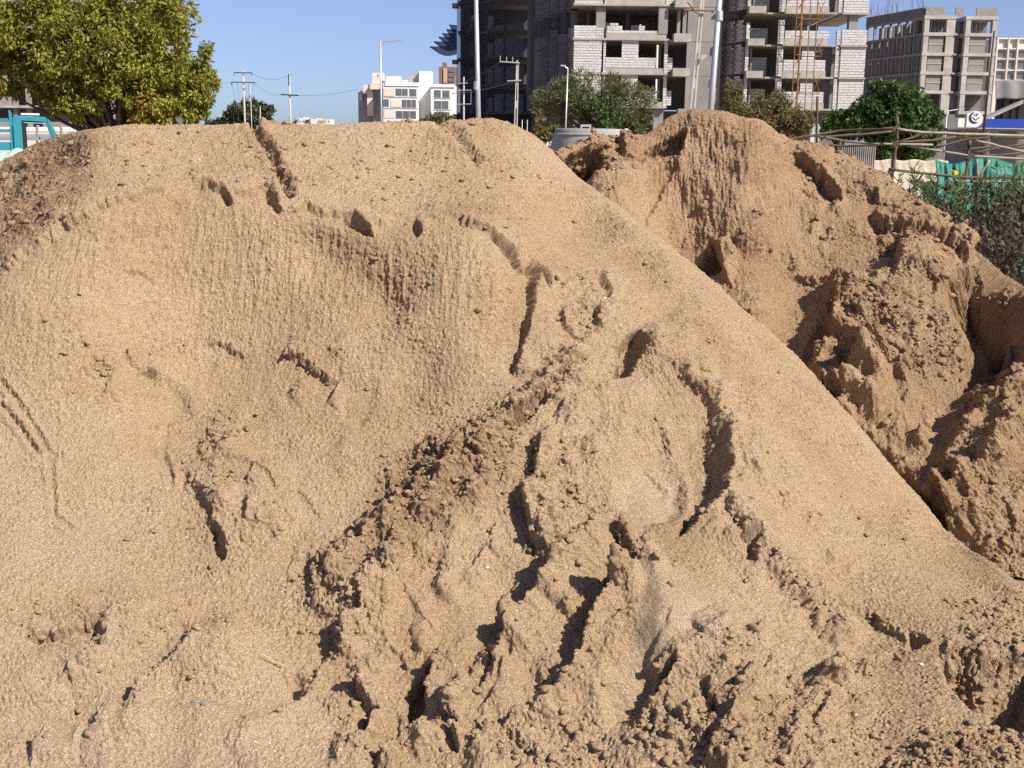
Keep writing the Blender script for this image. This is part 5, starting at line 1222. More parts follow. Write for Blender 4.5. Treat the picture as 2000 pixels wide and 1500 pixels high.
for dz, hw in ((-0.18, 0.8), (-1.02, 1.05)):
    arm(r_, M['dark_steel'], off(t, -hw, dz, -0.15), off(t, hw, dz - 0.02, -0.15), 0.05)
    for s in (-1, 1): arm(r_, M['dark_steel'], off(t, s * hw, dz, -0.15), off(t, s * hw, dz - 0.28, -0.15), 0.03, 'insulator')
arm(r_, M['galv'], off(t, -0.25, -1.5, -0.15), off(t, 0.35, -1.55, -0.15), 0.05)
for dx in (-1.0, -0.5, 0.9, 0.5): MB().tube([off(t, dx, -1.05, -0.2), off(t, dx * 0.8, -2.6, -0.2), off(t, dx * 0.9 - 0.1, -4.4, -0.2)], 0.012, 4).build('drop_wire', M['wire'], r_)
poleA = t
r_, t = pole('power_pole', 'cement power pole with a single wide crossarm against open sky', 'power pole', 565, 146, 110, 2.6, 5.6, M['cement_pole'])
arm(r_, M['dark_steel'], off(t, -0.78, -1.75, -0.15), off(t, 0.80, -1.82, -0.15), 0.07); arm(r_, M['dark_steel'], off(t, -0.04, -1.0, -0.15), off(t, -0.02, 0.05, -0.15), 0.06, 'insulator')
for s in (-1, 1): arm(r_, M['galv'], off(t, s * 0.72, -1.75, -0.15), off(t, s * 0.72, -1.5, -0.15), 0.03, 'insulator')
poleB = t
for px, yt, Y, w, lab in ((489, 168, 120, 2.0, 'thin grey stay post right of the two-armed power pole'), (508, 208, 118, 2.0, 'short thin post in front of the far round tree'), (1020, 234, 40, 2.2, 'short left fence post beside the slotted pole'), (1030, 234, 40, 2.0, 'short right fence post beside the slotted pole'), (1633, 155, 60, 2.6, 'slim grey pipe pole in front of the right pier of the tower'), (430, 222, 130, 1.4, 'tiny distant post left of the far round tree')):
    pole('post', lab, 'pole', px, yt, Y, w * 0.8, w, M['cement_pole'], n=6)
def cable(p, q, sag, label, r=0.012):
    p, q = np.array(p), np.array(q)
    pts = [p + (q - p) * t_ + np.array([0, 0, -4 * sag * t_ * (1 - t_)]) for t_ in np.linspace(0, 1, 14)]
    o = MB().tube(pts, r, 4).build('overhead_cable', M['wire']); return tag(o, label, 'cable', 'overhead cables')
cable(off(pole14, -0.86, 0.0), off(pole15, -0.6, -0.5), 0.15, 'upper overhead cable from the slotted pole towards the white house', 0.016)
cable(off(pole14, -0.1, -0.88), off(pole15, -0.9, -1.2), 0.15, 'lower overhead cable from the slotted pole towards the white house', 0.022)
cable(off(poleA, 0.8, -0.2), off(poleB, 0.0, 0.0), 0.5, 'faint top cable between the two skyline power poles')
cable(off(poleA, 1.05, -1.05), off(poleB, -0.78, -1.75), 0.4, 'faint lower cable between the two skyline power poles')
cable(off(poleB, 0.8, -1.8), P(700, 174, 110), 0.2, 'faint cable running right from the single-armed power pole')
cable(off(poleA, -1.05, -1.05), P(330, 150, 110), 0.3, 'faint cable running left into the big tree')

# ------------------------------------------------------------------ trees and shrubs
def leaf_mesh(name, pos, out, L, W, droop, seed, m, parent, jit=1.0):
    rng = np.random.default_rng(seed); n = len(pos)
    d = out * 0.8 + rng.normal(size=(n, 3)) * 0.6 * jit + np.array([0, 0, -droop]); d /= np.linalg.norm(d, axis=1, keepdims=True)
    s = np.cross(d, rng.normal(size=(n, 3))); s /= np.linalg.norm(s, axis=1, keepdims=True)
    k = rng.uniform(0.65, 1.3, (n, 1))
    a = pos; b_ = pos + d * L * k * 0.45 + s * W * k * 0.5; c = pos + d * L * k; e = pos + d * L * k * 0.45 - s * W * k * 0.5
    v = np.stack([a, b_, c, e], 1).reshape(-1, 3)
    return np_mesh(name, v, np.arange(4 * n).reshape(n, 4), m, parent)
def tree(name, label, Y, lobes, trunk_px, leaf_m, nclump, nleaf, L, W, droop, seed, depth=0.9, clump=0.16, extra=None, cat='tree', group=None, branches=14, trunk_r=0.14, hang=0.0):
    """lobes: (px, py, rx, ry) ellipses of the crown; clumps of leaves fill their outer half."""
    rng = np.random.default_rng(seed); k = Y / F
    base = P(trunk_px, 300, Y); root = empty(name, (base[0], Y, 0), label, cat, group)
    lob = [(P(a, b_, Y), c * k, d * k) for a, b_, c, d in lobes]
    wts = np.array([l[1] * l[2] for l in lob]); wts = wts / wts.sum()
    C, O, S_ = [], [], []
    for i in rng.choice(len(lob), nclump, p=wts):
        c0, rx, rz = lob[i]; u = rng.normal(size=3); u /= np.linalg.norm(u); rr = rng.uniform(0.45, 1.0) ** 0.6
        C.append(c0 + u * np.array([rx, rx * depth, rz]) * rr); O.append(u); S_.append(min(rx, rz) * clump * rng.uniform(0.6, 1.4))
    C, O, S_ = np.array(C), np.array(O), np.array(S_)
    idx = np.repeat(np.arange(nclump), nleaf)
    g_ = rng.normal(size=(len(idx), 3)); g_ /= np.linalg.norm(g_, axis=1, keepdims=True)
    pos = C[idx] + g_ * (S_[idx] * rng.uniform(0.2, 1.0, len(idx)) ** 0.5)[:, None] * np.array([1, 1, 1 + hang])
    out = O[idx] * 0.5 + g_ * 0.7
    leaf_mesh('crown', pos, out, L, W, droop, seed + 1, leaf_m, root)
    if extra:
        for (a, b_, r_, cnt, mm) in extra:
            c0 = P(a, b_, Y - lob[0][1] * depth * 0.75); gg = rng.normal(size=(cnt, 3)) * 0.5 * r_ * k
            sp_ = leaf_mesh('yellow_leaves', c0 + gg, gg / (np.linalg.norm(gg, axis=1, keepdims=True) + 1e-6), L, W, droop, seed + 5, mm, root); tag(sp_, kind='stuff')
    zc = np.mean([l[0][2] for l in lob]); zlow = min(l[0][2] - l[2] for l in lob)
    fork = np.array([base[0], Y, max(0.5, zlow * 0.75)])
    MB().tube([(base[0], Y, 0), (base[0] + 0.05, Y, fork[2] * 0.5), fork], [trunk_r, trunk_r * 0.85, trunk_r * 0.7], 8).build('trunk', M['bark'], root, True)
    lm = MB()
    for j in rng.choice(nclump, min(branches, nclump), replace=False):
        mid = (fork + C[j]) / 2 + rng.normal(size=3) * 0.12
        lm.tube([fork, mid, C[j]], [trunk_r * 0.45, trunk_r * 0.28, trunk_r * 0.08], 5, False)
    lm.build('limbs', M['bark'], root, True)
    return root
tree('neem_tree', 'big golden-green tree filling the upper left corner', 30, [(200, 95, 150, 105), (75, 85, 110, 80), (310, 110, 95, 95), (330, 190, 85, 60), (180, 175, 120, 60), (265, 40, 110, 70), (130, 15, 110, 60), (30, 120, 70, 70), (-40, 60, 90, 80), (110, 150, 90, 50), (360, 150, 58, 80), (240, 205, 120, 40), (370, 205, 46, 40)],
     230, M['leaf_gold'], 700, 100, 0.125, 0.050, 0.6, 3, 0.8, 0.155, [(290, 195, 22, 120, M['leaf_yellow']), (270, 232, 16, 50, M['leaf_yellow'])], branches=26, hang=0.35)
tree('round_tree', 'dark round tree on the skyline below the two-armed power pole', 125, [(485, 222, 38, 24), (510, 228, 22, 22), (465, 230, 25, 16)], 486, M['leaf_dark'], 110, 34, 0.42, 0.26, 0.1, 9, 0.9, 0.3)
tree('low_tree', 'flat low bush on the skyline left of the round tree', 128, [(430, 240, 22, 6), (415, 243, 14, 5)], 430, M['leaf_dark'], 40, 26, 0.32, 0.22, 0.1, 10, 0.9, 0.4, cat='bush')
tree('feathery_tree', 'wide feathery olive tree in front of the tower behind the pipe', 62, [(1165, 185, 75, 45), (1105, 200, 60, 40), (1075, 220, 36, 30), (1220, 205, 55, 40), (1195, 235, 60, 25), (1150, 232, 60, 24), (1232, 245, 38, 20)], 1190, M['leaf_olive'], 300, 60, 0.24, 0.05, -0.25, 21, 0.9, 0.28, branches=30, trunk_r=0.2)
tree('creeper_bush', 'bright green bushy growth hanging in the middle of the feathery tree', 60.5, [(1187, 232, 26, 24), (1172, 212, 18, 20)], 1190, M['leaf_green'], 40, 36, 0.16, 0.09, 0.4, 23, 0.9, 0.4, cat='bush')
tree('dry_tree', 'brownish drooping bushy tree right of the thick white mast', 52, [(1480, 228, 50, 30), (1530, 222, 40, 30), (1440, 232, 40, 24), (1510, 200, 34, 22), (1560, 240, 24, 20), (1432, 180, 18, 22)], 1495, M['leaf_dry'], 230, 52, 0.17, 0.05, 0.5, 31, 0.9, 0.3, branches=18, hang=0.4)
tree('leafy_tree', 'dense deep green tree behind the bamboo frame', 46, [(1745, 215, 62, 48), (1790, 250, 48, 50), (1700, 230, 45, 40), (1760, 285, 60, 36), (1730, 180, 34, 26), (1665, 245, 30, 24)], 1745, M['leaf_green'], 300, 52, 0.19, 0.10, 0.4, 41, 0.9, 0.20, branches=20, trunk_r=0.18)
tree('leafy_bush', 'small green bush below the right pier of the tower', 50, [(1640, 245, 26, 22), (1618, 252, 18, 16)], 1635, M['leaf_green'], 60, 40, 0.17, 0.09, 0.3, 43, 0.9, 0.4, cat='bush')
tree('crest_bush', 'small olive bush peeping over the crest below the white house', 24, [(858, 236, 26, 10), (838, 240, 14, 8)], 855, M['leaf_olive'], 60, 30, 0.07, 0.03, 0.0, 51, 0.9, 0.5, cat='bush', trunk_r=0.04)
tree('yellow_sapling', 'thin yellowish sapling between the slotted pole and the pipe', 22, [(1052, 236, 8, 22), (1048, 256, 6, 10)], 1050, M['leaf_dry'], 26, 14, 0.06, 0.03, 0.4, 53, 0.9, 0.5, cat='sapling', branches=6, trunk_r=0.02)
tree('brown_shrub', 'withered brown shrub against the left side of the pipe', 21, [(1072, 262, 20, 10), (1086, 256, 10, 9), (1058, 264, 10, 8)], 1072, M['leaf_dry'], 44, 18, 0.05, 0.035, 0.5, 55, 0.9, 0.5, cat='shrub', branches=8, trunk_r=0.02)

# ------------------------------------------------------------------ concrete pipe, white boundary panels
YR = 19.0
M['pipe'] = mat('cast_pipe', (0.33, 0.33, 0.32), (0.24, 0.24, 0.235), 0.85, 2.5, 0.006, 25, stretch=(1, 1, 0.25))
pt = P(1151, 252, YR); pr = P(1218, 262, YR)[0] - pt[0]
ring = empty('concrete_pipe', (pt[0], YR, 0), 'grey concrete pipe standing on end between the two heaps', 'pipe')
def lathe(prof, c, n=56):
    vs = [(c[0] + r_ * math.cos(2 * math.pi * k / n), c[1] + r_ * math.sin(2 * math.pi * k / n), z) for r_, z in prof for k in range(n)]
    fs = [(i * n + k, i * n + (k + 1) % n, (i + 1) * n + (k + 1) % n, (i + 1) * n + k) for i in range(len(prof) - 1) for k in range(n)]
    return MB().add(vs, fs)
zt = pt[2]
lathe([(pr * 1.18, 0), (pr * 1.16, zt - 0.34), (pr * 1.02, zt - 0.06), (pr * 1.0, zt - 0.02), (pr * 0.98, zt), (pr * 0.90, zt), (pr * 0.88, zt - 0.03), (pr * 0.88, 0.02)], (pt[0], YR)).build('barrel', M['pipe'], ring, True)
lathe([(pr * 1.045, zt - 0.115), (pr * 1.07, zt - 0.10), (pr * 1.055, zt - 0.075), (pr * 1.02, zt - 0.07)], (pt[0], YR)).build('rim_band', M['pipe'], ring, True)
bench = empty('metal_bench', (P(1145, 246, 26)[0], 26, 0), 'small grey metal frame standing behind the pipe', 'frame')
a, b_ = P(1134, 243, 26), P(1155, 243, 26)
MB().box(a[0], b_[0], 26, 26.05, a[2] - 0.05, a[2]).build('top_bar', M['galv'], bench)
for q in (a[0], b_[0] - 0.04): MB().box(q, q + 0.04, 26, 26.05, 0, a[2] - 0.05).build('leg', M['galv'], bench)
bw = empty('boundary_panel', (P(1060, 285, 27)[0], 27, 0), 'white painted boundary panels with a dark mark left of the pipe', 'wall')
pbox('panel', M['white'], bw, 1050, 276, 1064, 330, 27, 0.12, True); pbox('panel', M['white'], bw, 1067, 276, 1092, 330, 27, 0.12, True); pbox('post', M['dark_steel'], bw, 1064.4, 268, 1066.6, 330, 26.95, 0.2, True)
q = P(1073, 284, 26.98); arm(bw, M['ink'], q, off(q, 0.02, -0.12), 0.012, 'painted_mark'); arm(bw, M['ink'], q, off(q, -0.03, -0.03), 0.012, 'painted_mark')
gp = pbox('cement_block', M['white'], None, 1220, 251, 1227, 263, 34, 0.12, True); tag(gp, 'small white cement post right of the pipe', 'post')
kerb = pbox('low_wall', M['slab'], None, 1222, 263, 1300, 285, 36, 0.3, True); tag(kerb, 'low cement wall at the foot of the tower right of the pipe', 'wall')
hut = empty('block_hut', (P(1592, 245, 60)[0], 60, 0), 'stub of white block wall below the hoist mast', 'wall')
for k in range(5):
    for j in range(2): pbox('block', M['block'], hut, 1583 + j * 9 + (k % 2) * 2, 242 + k * 5, 1591 + j * 9 + (k % 2) * 2, 246.4 + k * 5, 60, 0.3, k == 4)

# ------------------------------------------------------------------ bamboo frame, sheets and tarpaulins at the right
M['bamboo'] = mat('weathered_bamboo', (0.38, 0.33, 0.25), (0.25, 0.21, 0.155), 0.7, 6, 0.002, 60)
M['bamboo_dark'] = mat('dark_bamboo', (0.14, 0.10, 0.07), (0.09, 0.065, 0.047), 0.8, 6)
M['rope'] = mat('coir_rope', (0.10, 0.075, 0.05), None, 0.95)
YS = 13.0
bam = empty('bamboo_frame', (P(1750, 350, YS)[0], YS, 0), 'rickety frame of tied bamboo poles behind the right heap', 'bamboo frame')
def stick(pts, r, m, nm='pole', Y=YS):
    p3 = [P(a, b_, Y + (c[0] if c else 0)) for a, b_, *c in pts]
    q = []
    for i in range(len(p3) - 1):
        for t_ in np.linspace(0, 1, 5)[:-1]:
            q.append(p3[i] + (p3[i + 1] - p3[i]) * t_ + np.random.default_rng(int(i * 7 + a_seed[0])).normal(size=3) * 0.004)
    q.append(p3[-1]); a_seed[0] += 1
    rr = [r * (1.0 + (0.22 if k % 3 == 0 else 0.0)) for k in range(len(q))]
    o = MB().tube(q, rr, 7).build(nm, m, bam, True); return o
a_seed = [3]
for pts, r_, m in (
    ([(1750, 228), (1750, 290), (1742, 358, -0.05)], 0.0156, 'bamboo_dark'), ([(1744, 312, 0.1), (1740, 358, 0.1)], 0.0125, 'bamboo_dark'),
    ([(1597, 188, 1.0), (1595, 285, 1.0)], 0.0140, 'bamboo_dark'), ([(1894, 272), (1888, 320), (1876, 390)], 0.0172, 'bamboo_dark'),
    ([(1522, 276, 0.6), (1586, 264, 0.6), (1640, 254, 0.6), (1746, 250, 0.1)], 0.0133, 'bamboo_dark'), ([(1540, 272, 0.8), (1586, 265, 0.8), (1650, 275, 0.4), (1716, 281, 0.1), (1822, 283, 0.1)], 0.0125, 'bamboo'),
    ([(1752, 251, -0.1), (1822, 260, -0.1), (1876, 262, -0.1), (1940, 263, -0.1), (2040, 266, -0.1)], 0.0148, 'bamboo'), ([(1752, 278, 0.15), (1820, 274, 0.15), (1876, 266, 0.2), (1948, 258, 0.3)], 0.0156, 'bamboo_dark'),
    ([(1525, 276, 1.2), (1600, 282, 1.2), (1640, 285, 1.2), (1715, 283, 1.0)], 0.0117, 'bamboo_dark'), ([(1772, 285, 0.0), (1836, 295, 0.0), (1902, 306, 0.0), (1960, 309, 0.0), (2040, 313, 0.0)], 0.0125, 'bamboo'),
    ([(1734, 331, -0.2), (1800, 339, -0.2), (1880, 347, -0.2), (1940, 348, -0.2), (2040, 351, -0.2)], 0.0140, 'bamboo_dark'), ([(1846, 353, -0.1), (1940, 354, -0.1), (2040, 355, -0.1)], 0.0117, 'bamboo'),
    ([(1906, 275, 0.5), (1950, 284, 0.5), (2010, 298, 0.5)], 0.0125, 'bamboo'), ([(1900, 300, 0.9), (1960, 288, 0.9), (2030, 276, 0.9)], 0.0133, 'bamboo_dark'), ([(1880, 292, 1.2), (1940, 286, 1.2), (2030, 288, 1.2)], 0.0125, 'bamboo_dark'),
    ([(1890, 308, 0.7), (1950, 303, 0.7), (2030, 296, 0.7)], 0.0125, 'bamboo_dark'), ([(1830, 288, 1.0), (1890, 272, 1.0), (1960, 268, 1.0), (2030, 272, 1.0)], 0.0117, 'bamboo_dark'),
    ([(1908, 312, 0.4), (1910, 346, 0.4)], 0.012, 'bamboo'), ([(1933, 312, 0.4), (1911, 346, 0.4)], 0.012, 'bamboo'), ([(1984, 356, -0.1), (1981, 385, -0.1)], 0.014, 'bamboo'),
    ([(1600, 268, 1.4), (1680, 262, 1.4), (1745, 256, 1.4)], 0.014, 'bamboo_dark'), ([(1756, 276, 1.5), (1800, 262, 1.5), (1830, 254, 1.5)], 0.014, 'bamboo_dark')):
    stick(pts, r_, M[m])
for a, b_ in ((1750, 251), (1750, 281), (1820, 259), (1877, 263), (1895, 306), (1742, 333), (1880, 347), (1940, 260)):
    c = P(a, b_, YS - 0.08); MB().tube([off(c, -0.03, -0.03), off(c, 0.03, 0.03)], 0.03, 6).build('lashing', M['rope'], bam)
M['sheet'] = mat('corrugated_sheet', (0.40, 0.37, 0.34), (0.31, 0.28, 0.255), 0.6, 3.0, metallic=0.3)
s0, s1, sb, st_ = *[P(p, 310, 15)[0] for p in (1640, 1709)], 0.05, P(1675, 286, 15)[2]
cs = cloth('corrugated_sheet', M['sheet'], lambda u, v: (s0 + u * (s1 - s0), 15 + 0.018 * math.sin(u * 2 * math.pi * 17), sb + v * (st_ - sb)), 136, 2, None, 0.004)
tag(cs, 'grey corrugated metal sheet standing behind the right heap', 'metal sheet')
M['tarp_cream'] = mat('cream_canvas', (0.50, 0.42, 0.325), (0.41, 0.34, 0.26), 0.9, 3, 0.006, 30)
M['tarp_teal'] = mat('teal_tarpaulin', (0.03, 0.20, 0.155), (0.022, 0.15, 0.12), 0.6, 2, 0.004, 20)
M['tarp_yellow'] = mat('yellow_plastic', (0.72, 0.60, 0.02), (0.62, 0.50, 0.02), 0.5, 4)
M['tarp_mint'] = mat('mint_plastic_sheet', (0.26, 0.46, 0.33), (0.40, 0.55, 0.45), 0.6, 4, 0.01, 14)
def folds(u, v, s):
    w_ = 2.2 * math.sin(u * 7.3 + s) + 1.3 * math.sin(u * 17.1 + 2.1 * s + 2 * v)
    return 0.016 * math.sin(u * 31 + 4 * v + w_) + 0.010 * math.sin(u * 83 - 6 * v + 2 * w_) + 0.012 * math.sin(u * 11 + 9 * v) * math.sin(7 * v + s) + 0.006 * math.sin(131 * u + 17 * v)
c0, c1 = [P(p, 340, 15.0)[0] for p in (1706, 1884)]; ztop = P(1800, 313, 15.2)[2]
tc = cloth('canvas_sheet', M['tarp_cream'], lambda u, v: (c0 + u * (c1 - c0), 13.9 + 1.7 * (1 - (1 - v) ** 2) + 0.8 * folds(u + 0.25 * v, v, 1) * (1 - 0.7 * v), 0.15 + (ztop - 0.15) * (v ** 0.7) + 0.010 * math.sin(u * 23) * v), 120, 24, None, 0.01)
tag(tc, 'cream canvas sheet draped in folds behind the bamboo frame', 'tarpaulin')
d0, d1 = [P(p, 340, 14.6)[0] for p in (1866, 2060)]; zt2 = P(1930, 313, 14.8)[2]
tt = cloth('tarpaulin', M['tarp_teal'], lambda u, v: (d0 + u * (d1 - d0), 14.75 + 0.55 * v + folds(u, v, 4) * 1.2, 0.1 + (zt2 - 0.1) * v - 0.05 * math.sin(u * 9) * v), 90, 20, None, 0.01)
tag(tt, 'large teal tarpaulin hung at the far right behind the weeds', 'tarpaulin')
f0, f1 = P(1707, 350, 13.9)[0], P(1742, 350, 13.9)[0]
tp = cloth('tarpaulin', M['tarp_teal'], lambda u, v: (f0 + u * (f1 - f0), 13.9 + 0.3 * v + 0.02 * math.sin(12 * u), 0.1 + v * (P(1720, 344, 14)[2] - 0.1)), 14, 8, None, 0.01)
tag(tp, 'small teal corner of sheet below the canvas by the left bamboo post', 'tarpaulin')
a, b_, c, d = P(1856, 330, 13.95), P(1872, 337, 13.93), P(1880, 346, 13.9), P(1863, 342, 13.92)
ty = cloth('plastic_sheet', M['tarp_yellow'], lambda u, v: tuple((a * (1 - u) + b_ * u) * (1 - v) + (d * (1 - u) + c * u) * v + np.array([0, 0.02 * math.sin(9 * u + 4 * v), 0])), 8, 6, None, 0.006)
tag(ty, 'bright yellow scrap of plastic sheet on the cream canvas', 'plastic sheet')
# mint sheet over a stack at the left edge
tm = cloth('plastic_sheet', M['tarp_mint'], lambda u, v: (P(-160 + 218 * u, 320, 9.2)[0], 8.9 + 0.9 * v + 0.03 * math.sin(14 * u + 3 * v), max(0.02, (0.25 + 1.29 * math.sin(math.pi * (0.5 * v))) * min(1, 5.5 * (1.02 - u)) ** 0.55 + 0.012 * math.sin(u * 43 + 6 * v) + 0.014 * math.sin(u * 19 - 11 * v))), 60, 30, None, 0.01)
tag(tm, 'pale mint plastic sheet over a pile below the truck', 'plastic sheet')

# ------------------------------------------------------------------ weeds at the right
rng = np.random.default_rng(77); n = 46000
wx, wy = rng.uniform(2.6, 7.2, n), rng.uniform(7.2, 12.2, n)
hm = 1.20 + 0.22 * vnoise(wx / 0.9, wy / 0.9, wx * 0, 5) + 0.22 * vnoise(wx / 0.3, wy / 0.3, wx * 0, 6)
hm = hm * np.clip((wx - 2.5) * 1.5, 0.3, 1)
hm = hm * np.where(wx < 4.3, 0.86, 1.0)
wz = hm * (1 - 0.5 * rng.random(n) ** 2)
wp = np.stack([wx, wy, np.maximum(wz, 0.03)], 1)
ug = leaf_mesh('undergrowth', wp, rng.normal(size=(n, 3)) * 0.5 + np.array([0, 0, 0.5]), 0.060, 0.022, -0.1, 78, M['weed_dark'], None)
tag(ug, 'dark tangled undergrowth right of the heaps', 'undergrowth', kind='stuff')

for k, (px, py, Y, hgt) in enumerate(((1752, 345, 12.2, 0.9), (1768, 352, 11.8, 0.9), (1792, 326, 12.0, 1.2), (1806, 350, 11.6, 1.0), (1826, 344, 11.9, 1.1), (1850, 346, 12.0, 1.1), (1862, 352, 11.4, 1.0), (1874, 368, 11.2, 0.9),
                                 (1900, 356, 11.5, 1.0), (1925, 340, 12.1, 1.1), (1942, 326, 12.2, 1.2), (1960, 350, 11.6, 1.0), (1976, 330, 12.0, 1.2), (1992, 318, 12.1, 1.2), (1840, 366, 11.0, 0.9), (1785, 366, 11.2, 0.9), (1948, 372, 10.9, 0.9), (1985, 362, 11.1, 1.0), (2010, 340, 11.8, 1.2))):
    top = P(px, py, Y); rg = np.random.default_rng(200 + k)
    where = 'in front of the cream canvas' if px < 1880 else 'in front of the teal tarpaulin'
    rootp = empty('weed_plant', (top[0], Y, 0), f'slender green weed with whorls of narrow leaves {where}', 'weed', f'green weeds {where}')
    mb = MB(); pos, out = [], []
    for s in range(3):
        tip = top + np.array([rg.uniform(-0.10, 0.10), rg.uniform(-0.12, 0.12), -0.12 * s]); foot = np.array([top[0] + rg.uniform(-0.08, 0.08), Y + rg.uniform(-0.1, 0.1), 0.0])
        mb.tube([foot, (foot + tip) / 2 + rg.normal(size=3) * 0.02, tip], [0.008, 0.006, 0.003], 5, False)
        for q in range(34):
            f = 1 - 0.30 * rg.random() ** 1.4; a_ = rg.uniform(0, 6.28); pos.append(foot + (tip - foot) * f); out.append((math.cos(a_), math.sin(a_), 0.55))
    mb.build('stems', M['weed_green'], rootp)
    leaf_mesh('leaves', np.array(pos), np.array(out), 0.11, 0.017, -0.2, 300 + k, M['weed_green'], rootp, 0.4)

# ------------------------------------------------------------------ teal truck at the left edge
YT = 21.0
M['teal'] = mat('teal_truck_paint', (0.018, 0.19, 0.25), (0.025, 0.22, 0.28), 0.45, 3, spec=0.4)
M['rubber'] = mat('tyre_rubber', (0.02, 0.02, 0.02), None, 0.9)
M['black'] = mat('black_trim', (0.015, 0.015, 0.016), None, 0.7)
M['clear'] = bpy.data.materials.new('clear_glass'); M['clear'].use_nodes = True
_n = M['clear'].node_tree.nodes; _l = M['clear'].node_tree.links; _t = _n.new('ShaderNodeBsdfTransparent'); _g = _n.new('ShaderNodeBsdfGlossy'); _g.inputs['Roughness'].default_value = 0.05
_m = _n.new('ShaderNodeMixShader'); _m.inputs['Fac'].default_value = 0.06; _l.new(_t.outputs[0], _m.inputs[1]); _l.new(_g.outputs[0], _m.inputs[2]); _l.new(_m.outputs[0], _n['Material Output'].inputs['Surface'])
tx = lambda p: P(p, 250, YT)[0]; tz = lambda y: P(60, y, YT)[2]
truck = empty('truck', (tx(60), YT, 0), 'small teal lorry with open slatted bed parked at the left edge', 'truck')
def side_panel(poly, dep, m, name, y0=YT):
    return MB().prism([(tx(a), y0, tz(b_)) for a, b_ in poly], (0, dep, 0)).build(name, m, truck, bevel=0.008)
W_ = 1.55
for y0 in (YT, YT + W_):
    side_panel([(28, 231), (34, 226), (86, 228), (95, 234), (92, 238), (44, 236), (44, 298), (28, 298)], 0.06, M['teal'], 'pillar', y0)
    side_panel([(86, 228), (95, 234), (110, 268), (100, 272), (91, 240)], 0.06, M['teal'], 'windscreen_pillar', y0)
    side_panel([(28, 298.2), (44, 298.2), (100, 280), (112, 272), (122, 300), (124, 345), (28, 345)], 0.06, M['teal'], 'door', y0)
side_panel([(44, 237), (52, 240), (52, 297), (44, 297)], 0.03, M['black'], 'door_seal', YT + 0.02)
side_panel([(46, 238.5), (90, 240), (91, 242), (46, 240.5)], 0.03, M['grey_paint'], 'window_channel', YT + 0.02)
MB().prism([(tx(34), YT + 0.06, tz(226)), (tx(86), YT + 0.06, tz(228)), (tx(86), YT + 0.06, tz(231)), (tx(34), YT + 0.06, tz(229))], (0, W_ - 0.06, 0)).build('roof', M['teal'], truck)
MB().box(tx(44), tx(78), YT + 0.5, YT + 1.1, tz(223.5), tz(220)).build('roof_plate', M['white'], truck)
MB().box(tx(28.5), tx(31), YT + 0.07, YT + W_ - 0.01, tz(345), tz(285)).build('rear_wall', M['teal'], truck)
MB().prism([(tx(96), YT + 0.07, tz(236)), (tx(109), YT + 0.07, tz(269)), (tx(110), YT + 0.07, tz(268)), (tx(97), YT + 0.07, tz(235))], (0, W_ - 0.08, 0)).build('windscreen', M['clear'], truck)
MB().box(tx(100), tx(124), YT + 0.07, YT + W_ - 0.01, tz(345), tz(280)).build('front_panel', M['teal'], truck)
MB().box(tx(30), tx(122), YT + 0.1, YT + W_ - 0.1, tz(352), tz(340)).build('chassis', M['black'], truck)
MB().box(tx(-170), tx(26), YT - 0.02, YT + W_ + 0.05, tz(340), tz(332)).build('bed_floor', M['teal'], truck)
for y0 in (YT - 0.02, YT + W_ + 0.02):
    for yy, h in ((232, 4), (253, 4), (278, 16), (300, 30)): MB().box(tx(-170), tx(22), y0, y0 + 0.04, tz(yy + h), tz(yy)).build('slat', M['teal'], truck)
    for p in (-165, -115, -65, -15, 22): MB().box(tx(p), tx(p + 4), y0 - 0.02, y0 + 0.06, tz(334), tz(216 if p == 22 else 228)).build('stake', M['teal'], truck)
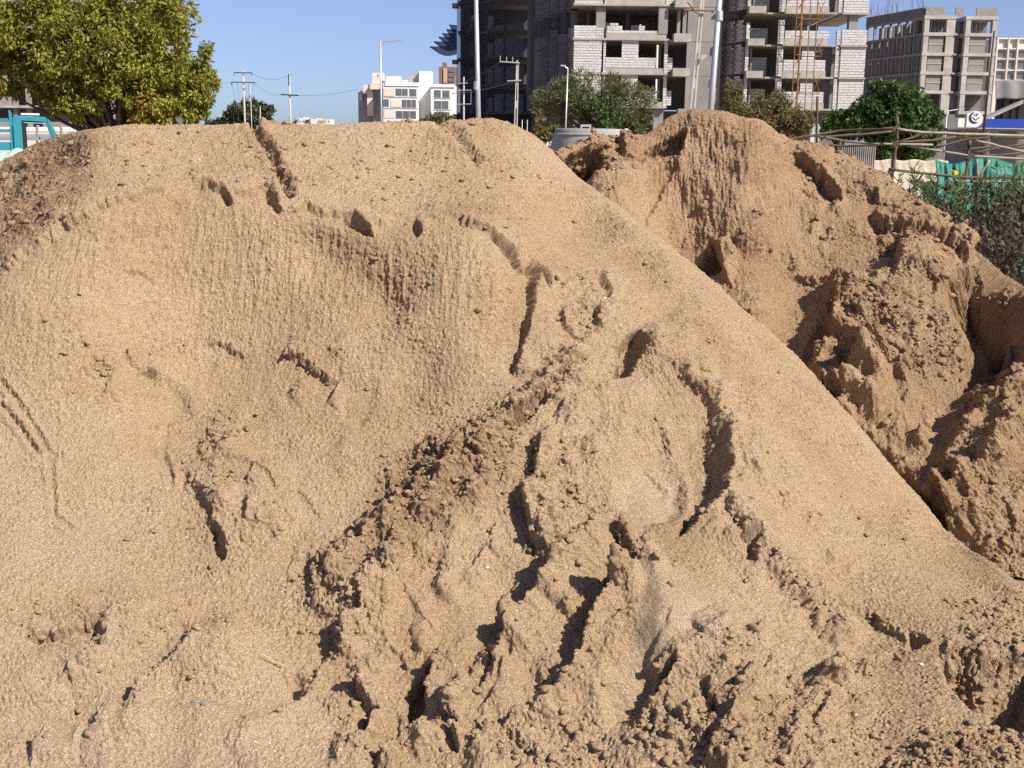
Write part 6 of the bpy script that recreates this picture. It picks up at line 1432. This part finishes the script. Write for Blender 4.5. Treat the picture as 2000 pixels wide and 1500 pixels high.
for p in (-120, 90):
    for y0 in (YT + 0.05, YT + W_ - 0.25):
        cxw, rw = tx(p), 0.36; vs, fs, n_ = [], [], 24
        for yy, r_ in ((y0, rw * 0.55), (y0, rw * 0.92), (y0 + 0.03, rw), (y0 + 0.17, rw), (y0 + 0.2, rw * 0.92), (y0 + 0.2, rw * 0.55)):
            vs += [(cxw + r_ * math.cos(2 * math.pi * k / n_), yy, rw + r_ * math.sin(2 * math.pi * k / n_)) for k in range(n_)]
        fs = [(i * n_ + k, i * n_ + (k + 1) % n_, (i + 1) * n_ + (k + 1) % n_, (i + 1) * n_ + k) for i in range(5) for k in range(n_)] + [tuple(range(n_)), tuple(range(5 * n_, 6 * n_))]
        MB().add(vs, fs).build('wheel', M['rubber'], truck)
truck_beam = MB().box(tx(-150), tx(100), YT + 0.3, YT + 1.25, 0.3, tz(341)).build('axle_beam', M['black'], truck)
truck.rotation_euler = (0, 0, math.radians(22))        # it stands square to the line of sight

# ------------------------------------------------------------------ small things lying on the sand
def on_sand(px, py):
    i = np.argmin((FSX - px) ** 2 + (FSY - py) ** 2 + np.where(FREL.ok, 0, 1e9)); return FV[i], FN[i]
def pebble(px, py, s, m, label):
    p, n = on_sand(px, py); rg = np.random.default_rng(px)
    v = ICO_V * (1 + 0.18 * rg.normal(size=(len(ICO_V), 1))) * s * np.array([1.4, 1, 0.75]) + p + n * s * 0.3
    o = np_mesh('pebble', v, ICO_F, m, None, True); o.modifiers.new('round', 'SUBSURF').levels = 2; o.modifiers['round'].render_levels = 2
    tag(o, label, 'pebble')
M['stone_grey'] = mat('grey_stone', (0.20, 0.20, 0.21), (0.15, 0.15, 0.155), 0.8, 40); M['stone_white'] = mat('white_stone', (0.62, 0.57, 0.50), None, 0.7)
pebble(402, 1408, 0.011, M['stone_grey'], 'small flat grey pebble at the lower left of the front heap')
pebble(1182, 578, 0.007, M['stone_white'], 'small white stone among the clods under the lip of the front heap')
pebble(952, 1118, 0.006, M['stone_white'], 'tiny white stone at the middle of the front heap')
pebble(1800, 1292, 0.008, M['stone_white'], 'pale pebble above the shaded hollow at the lower right')
p, n = on_sand(512, 1296); q, n2 = on_sand(552, 1308)
st = MB().tube([p + n * 0.02, (p + q) / 2 + n * 0.012, q + n * 0.016], 0.0017, 5).build('straw', mat('fresh_straw', (0.42, 0.38, 0.17), None, 0.7)); tag(st, 'single yellow-green straw lying on the lower sand', 'straw')
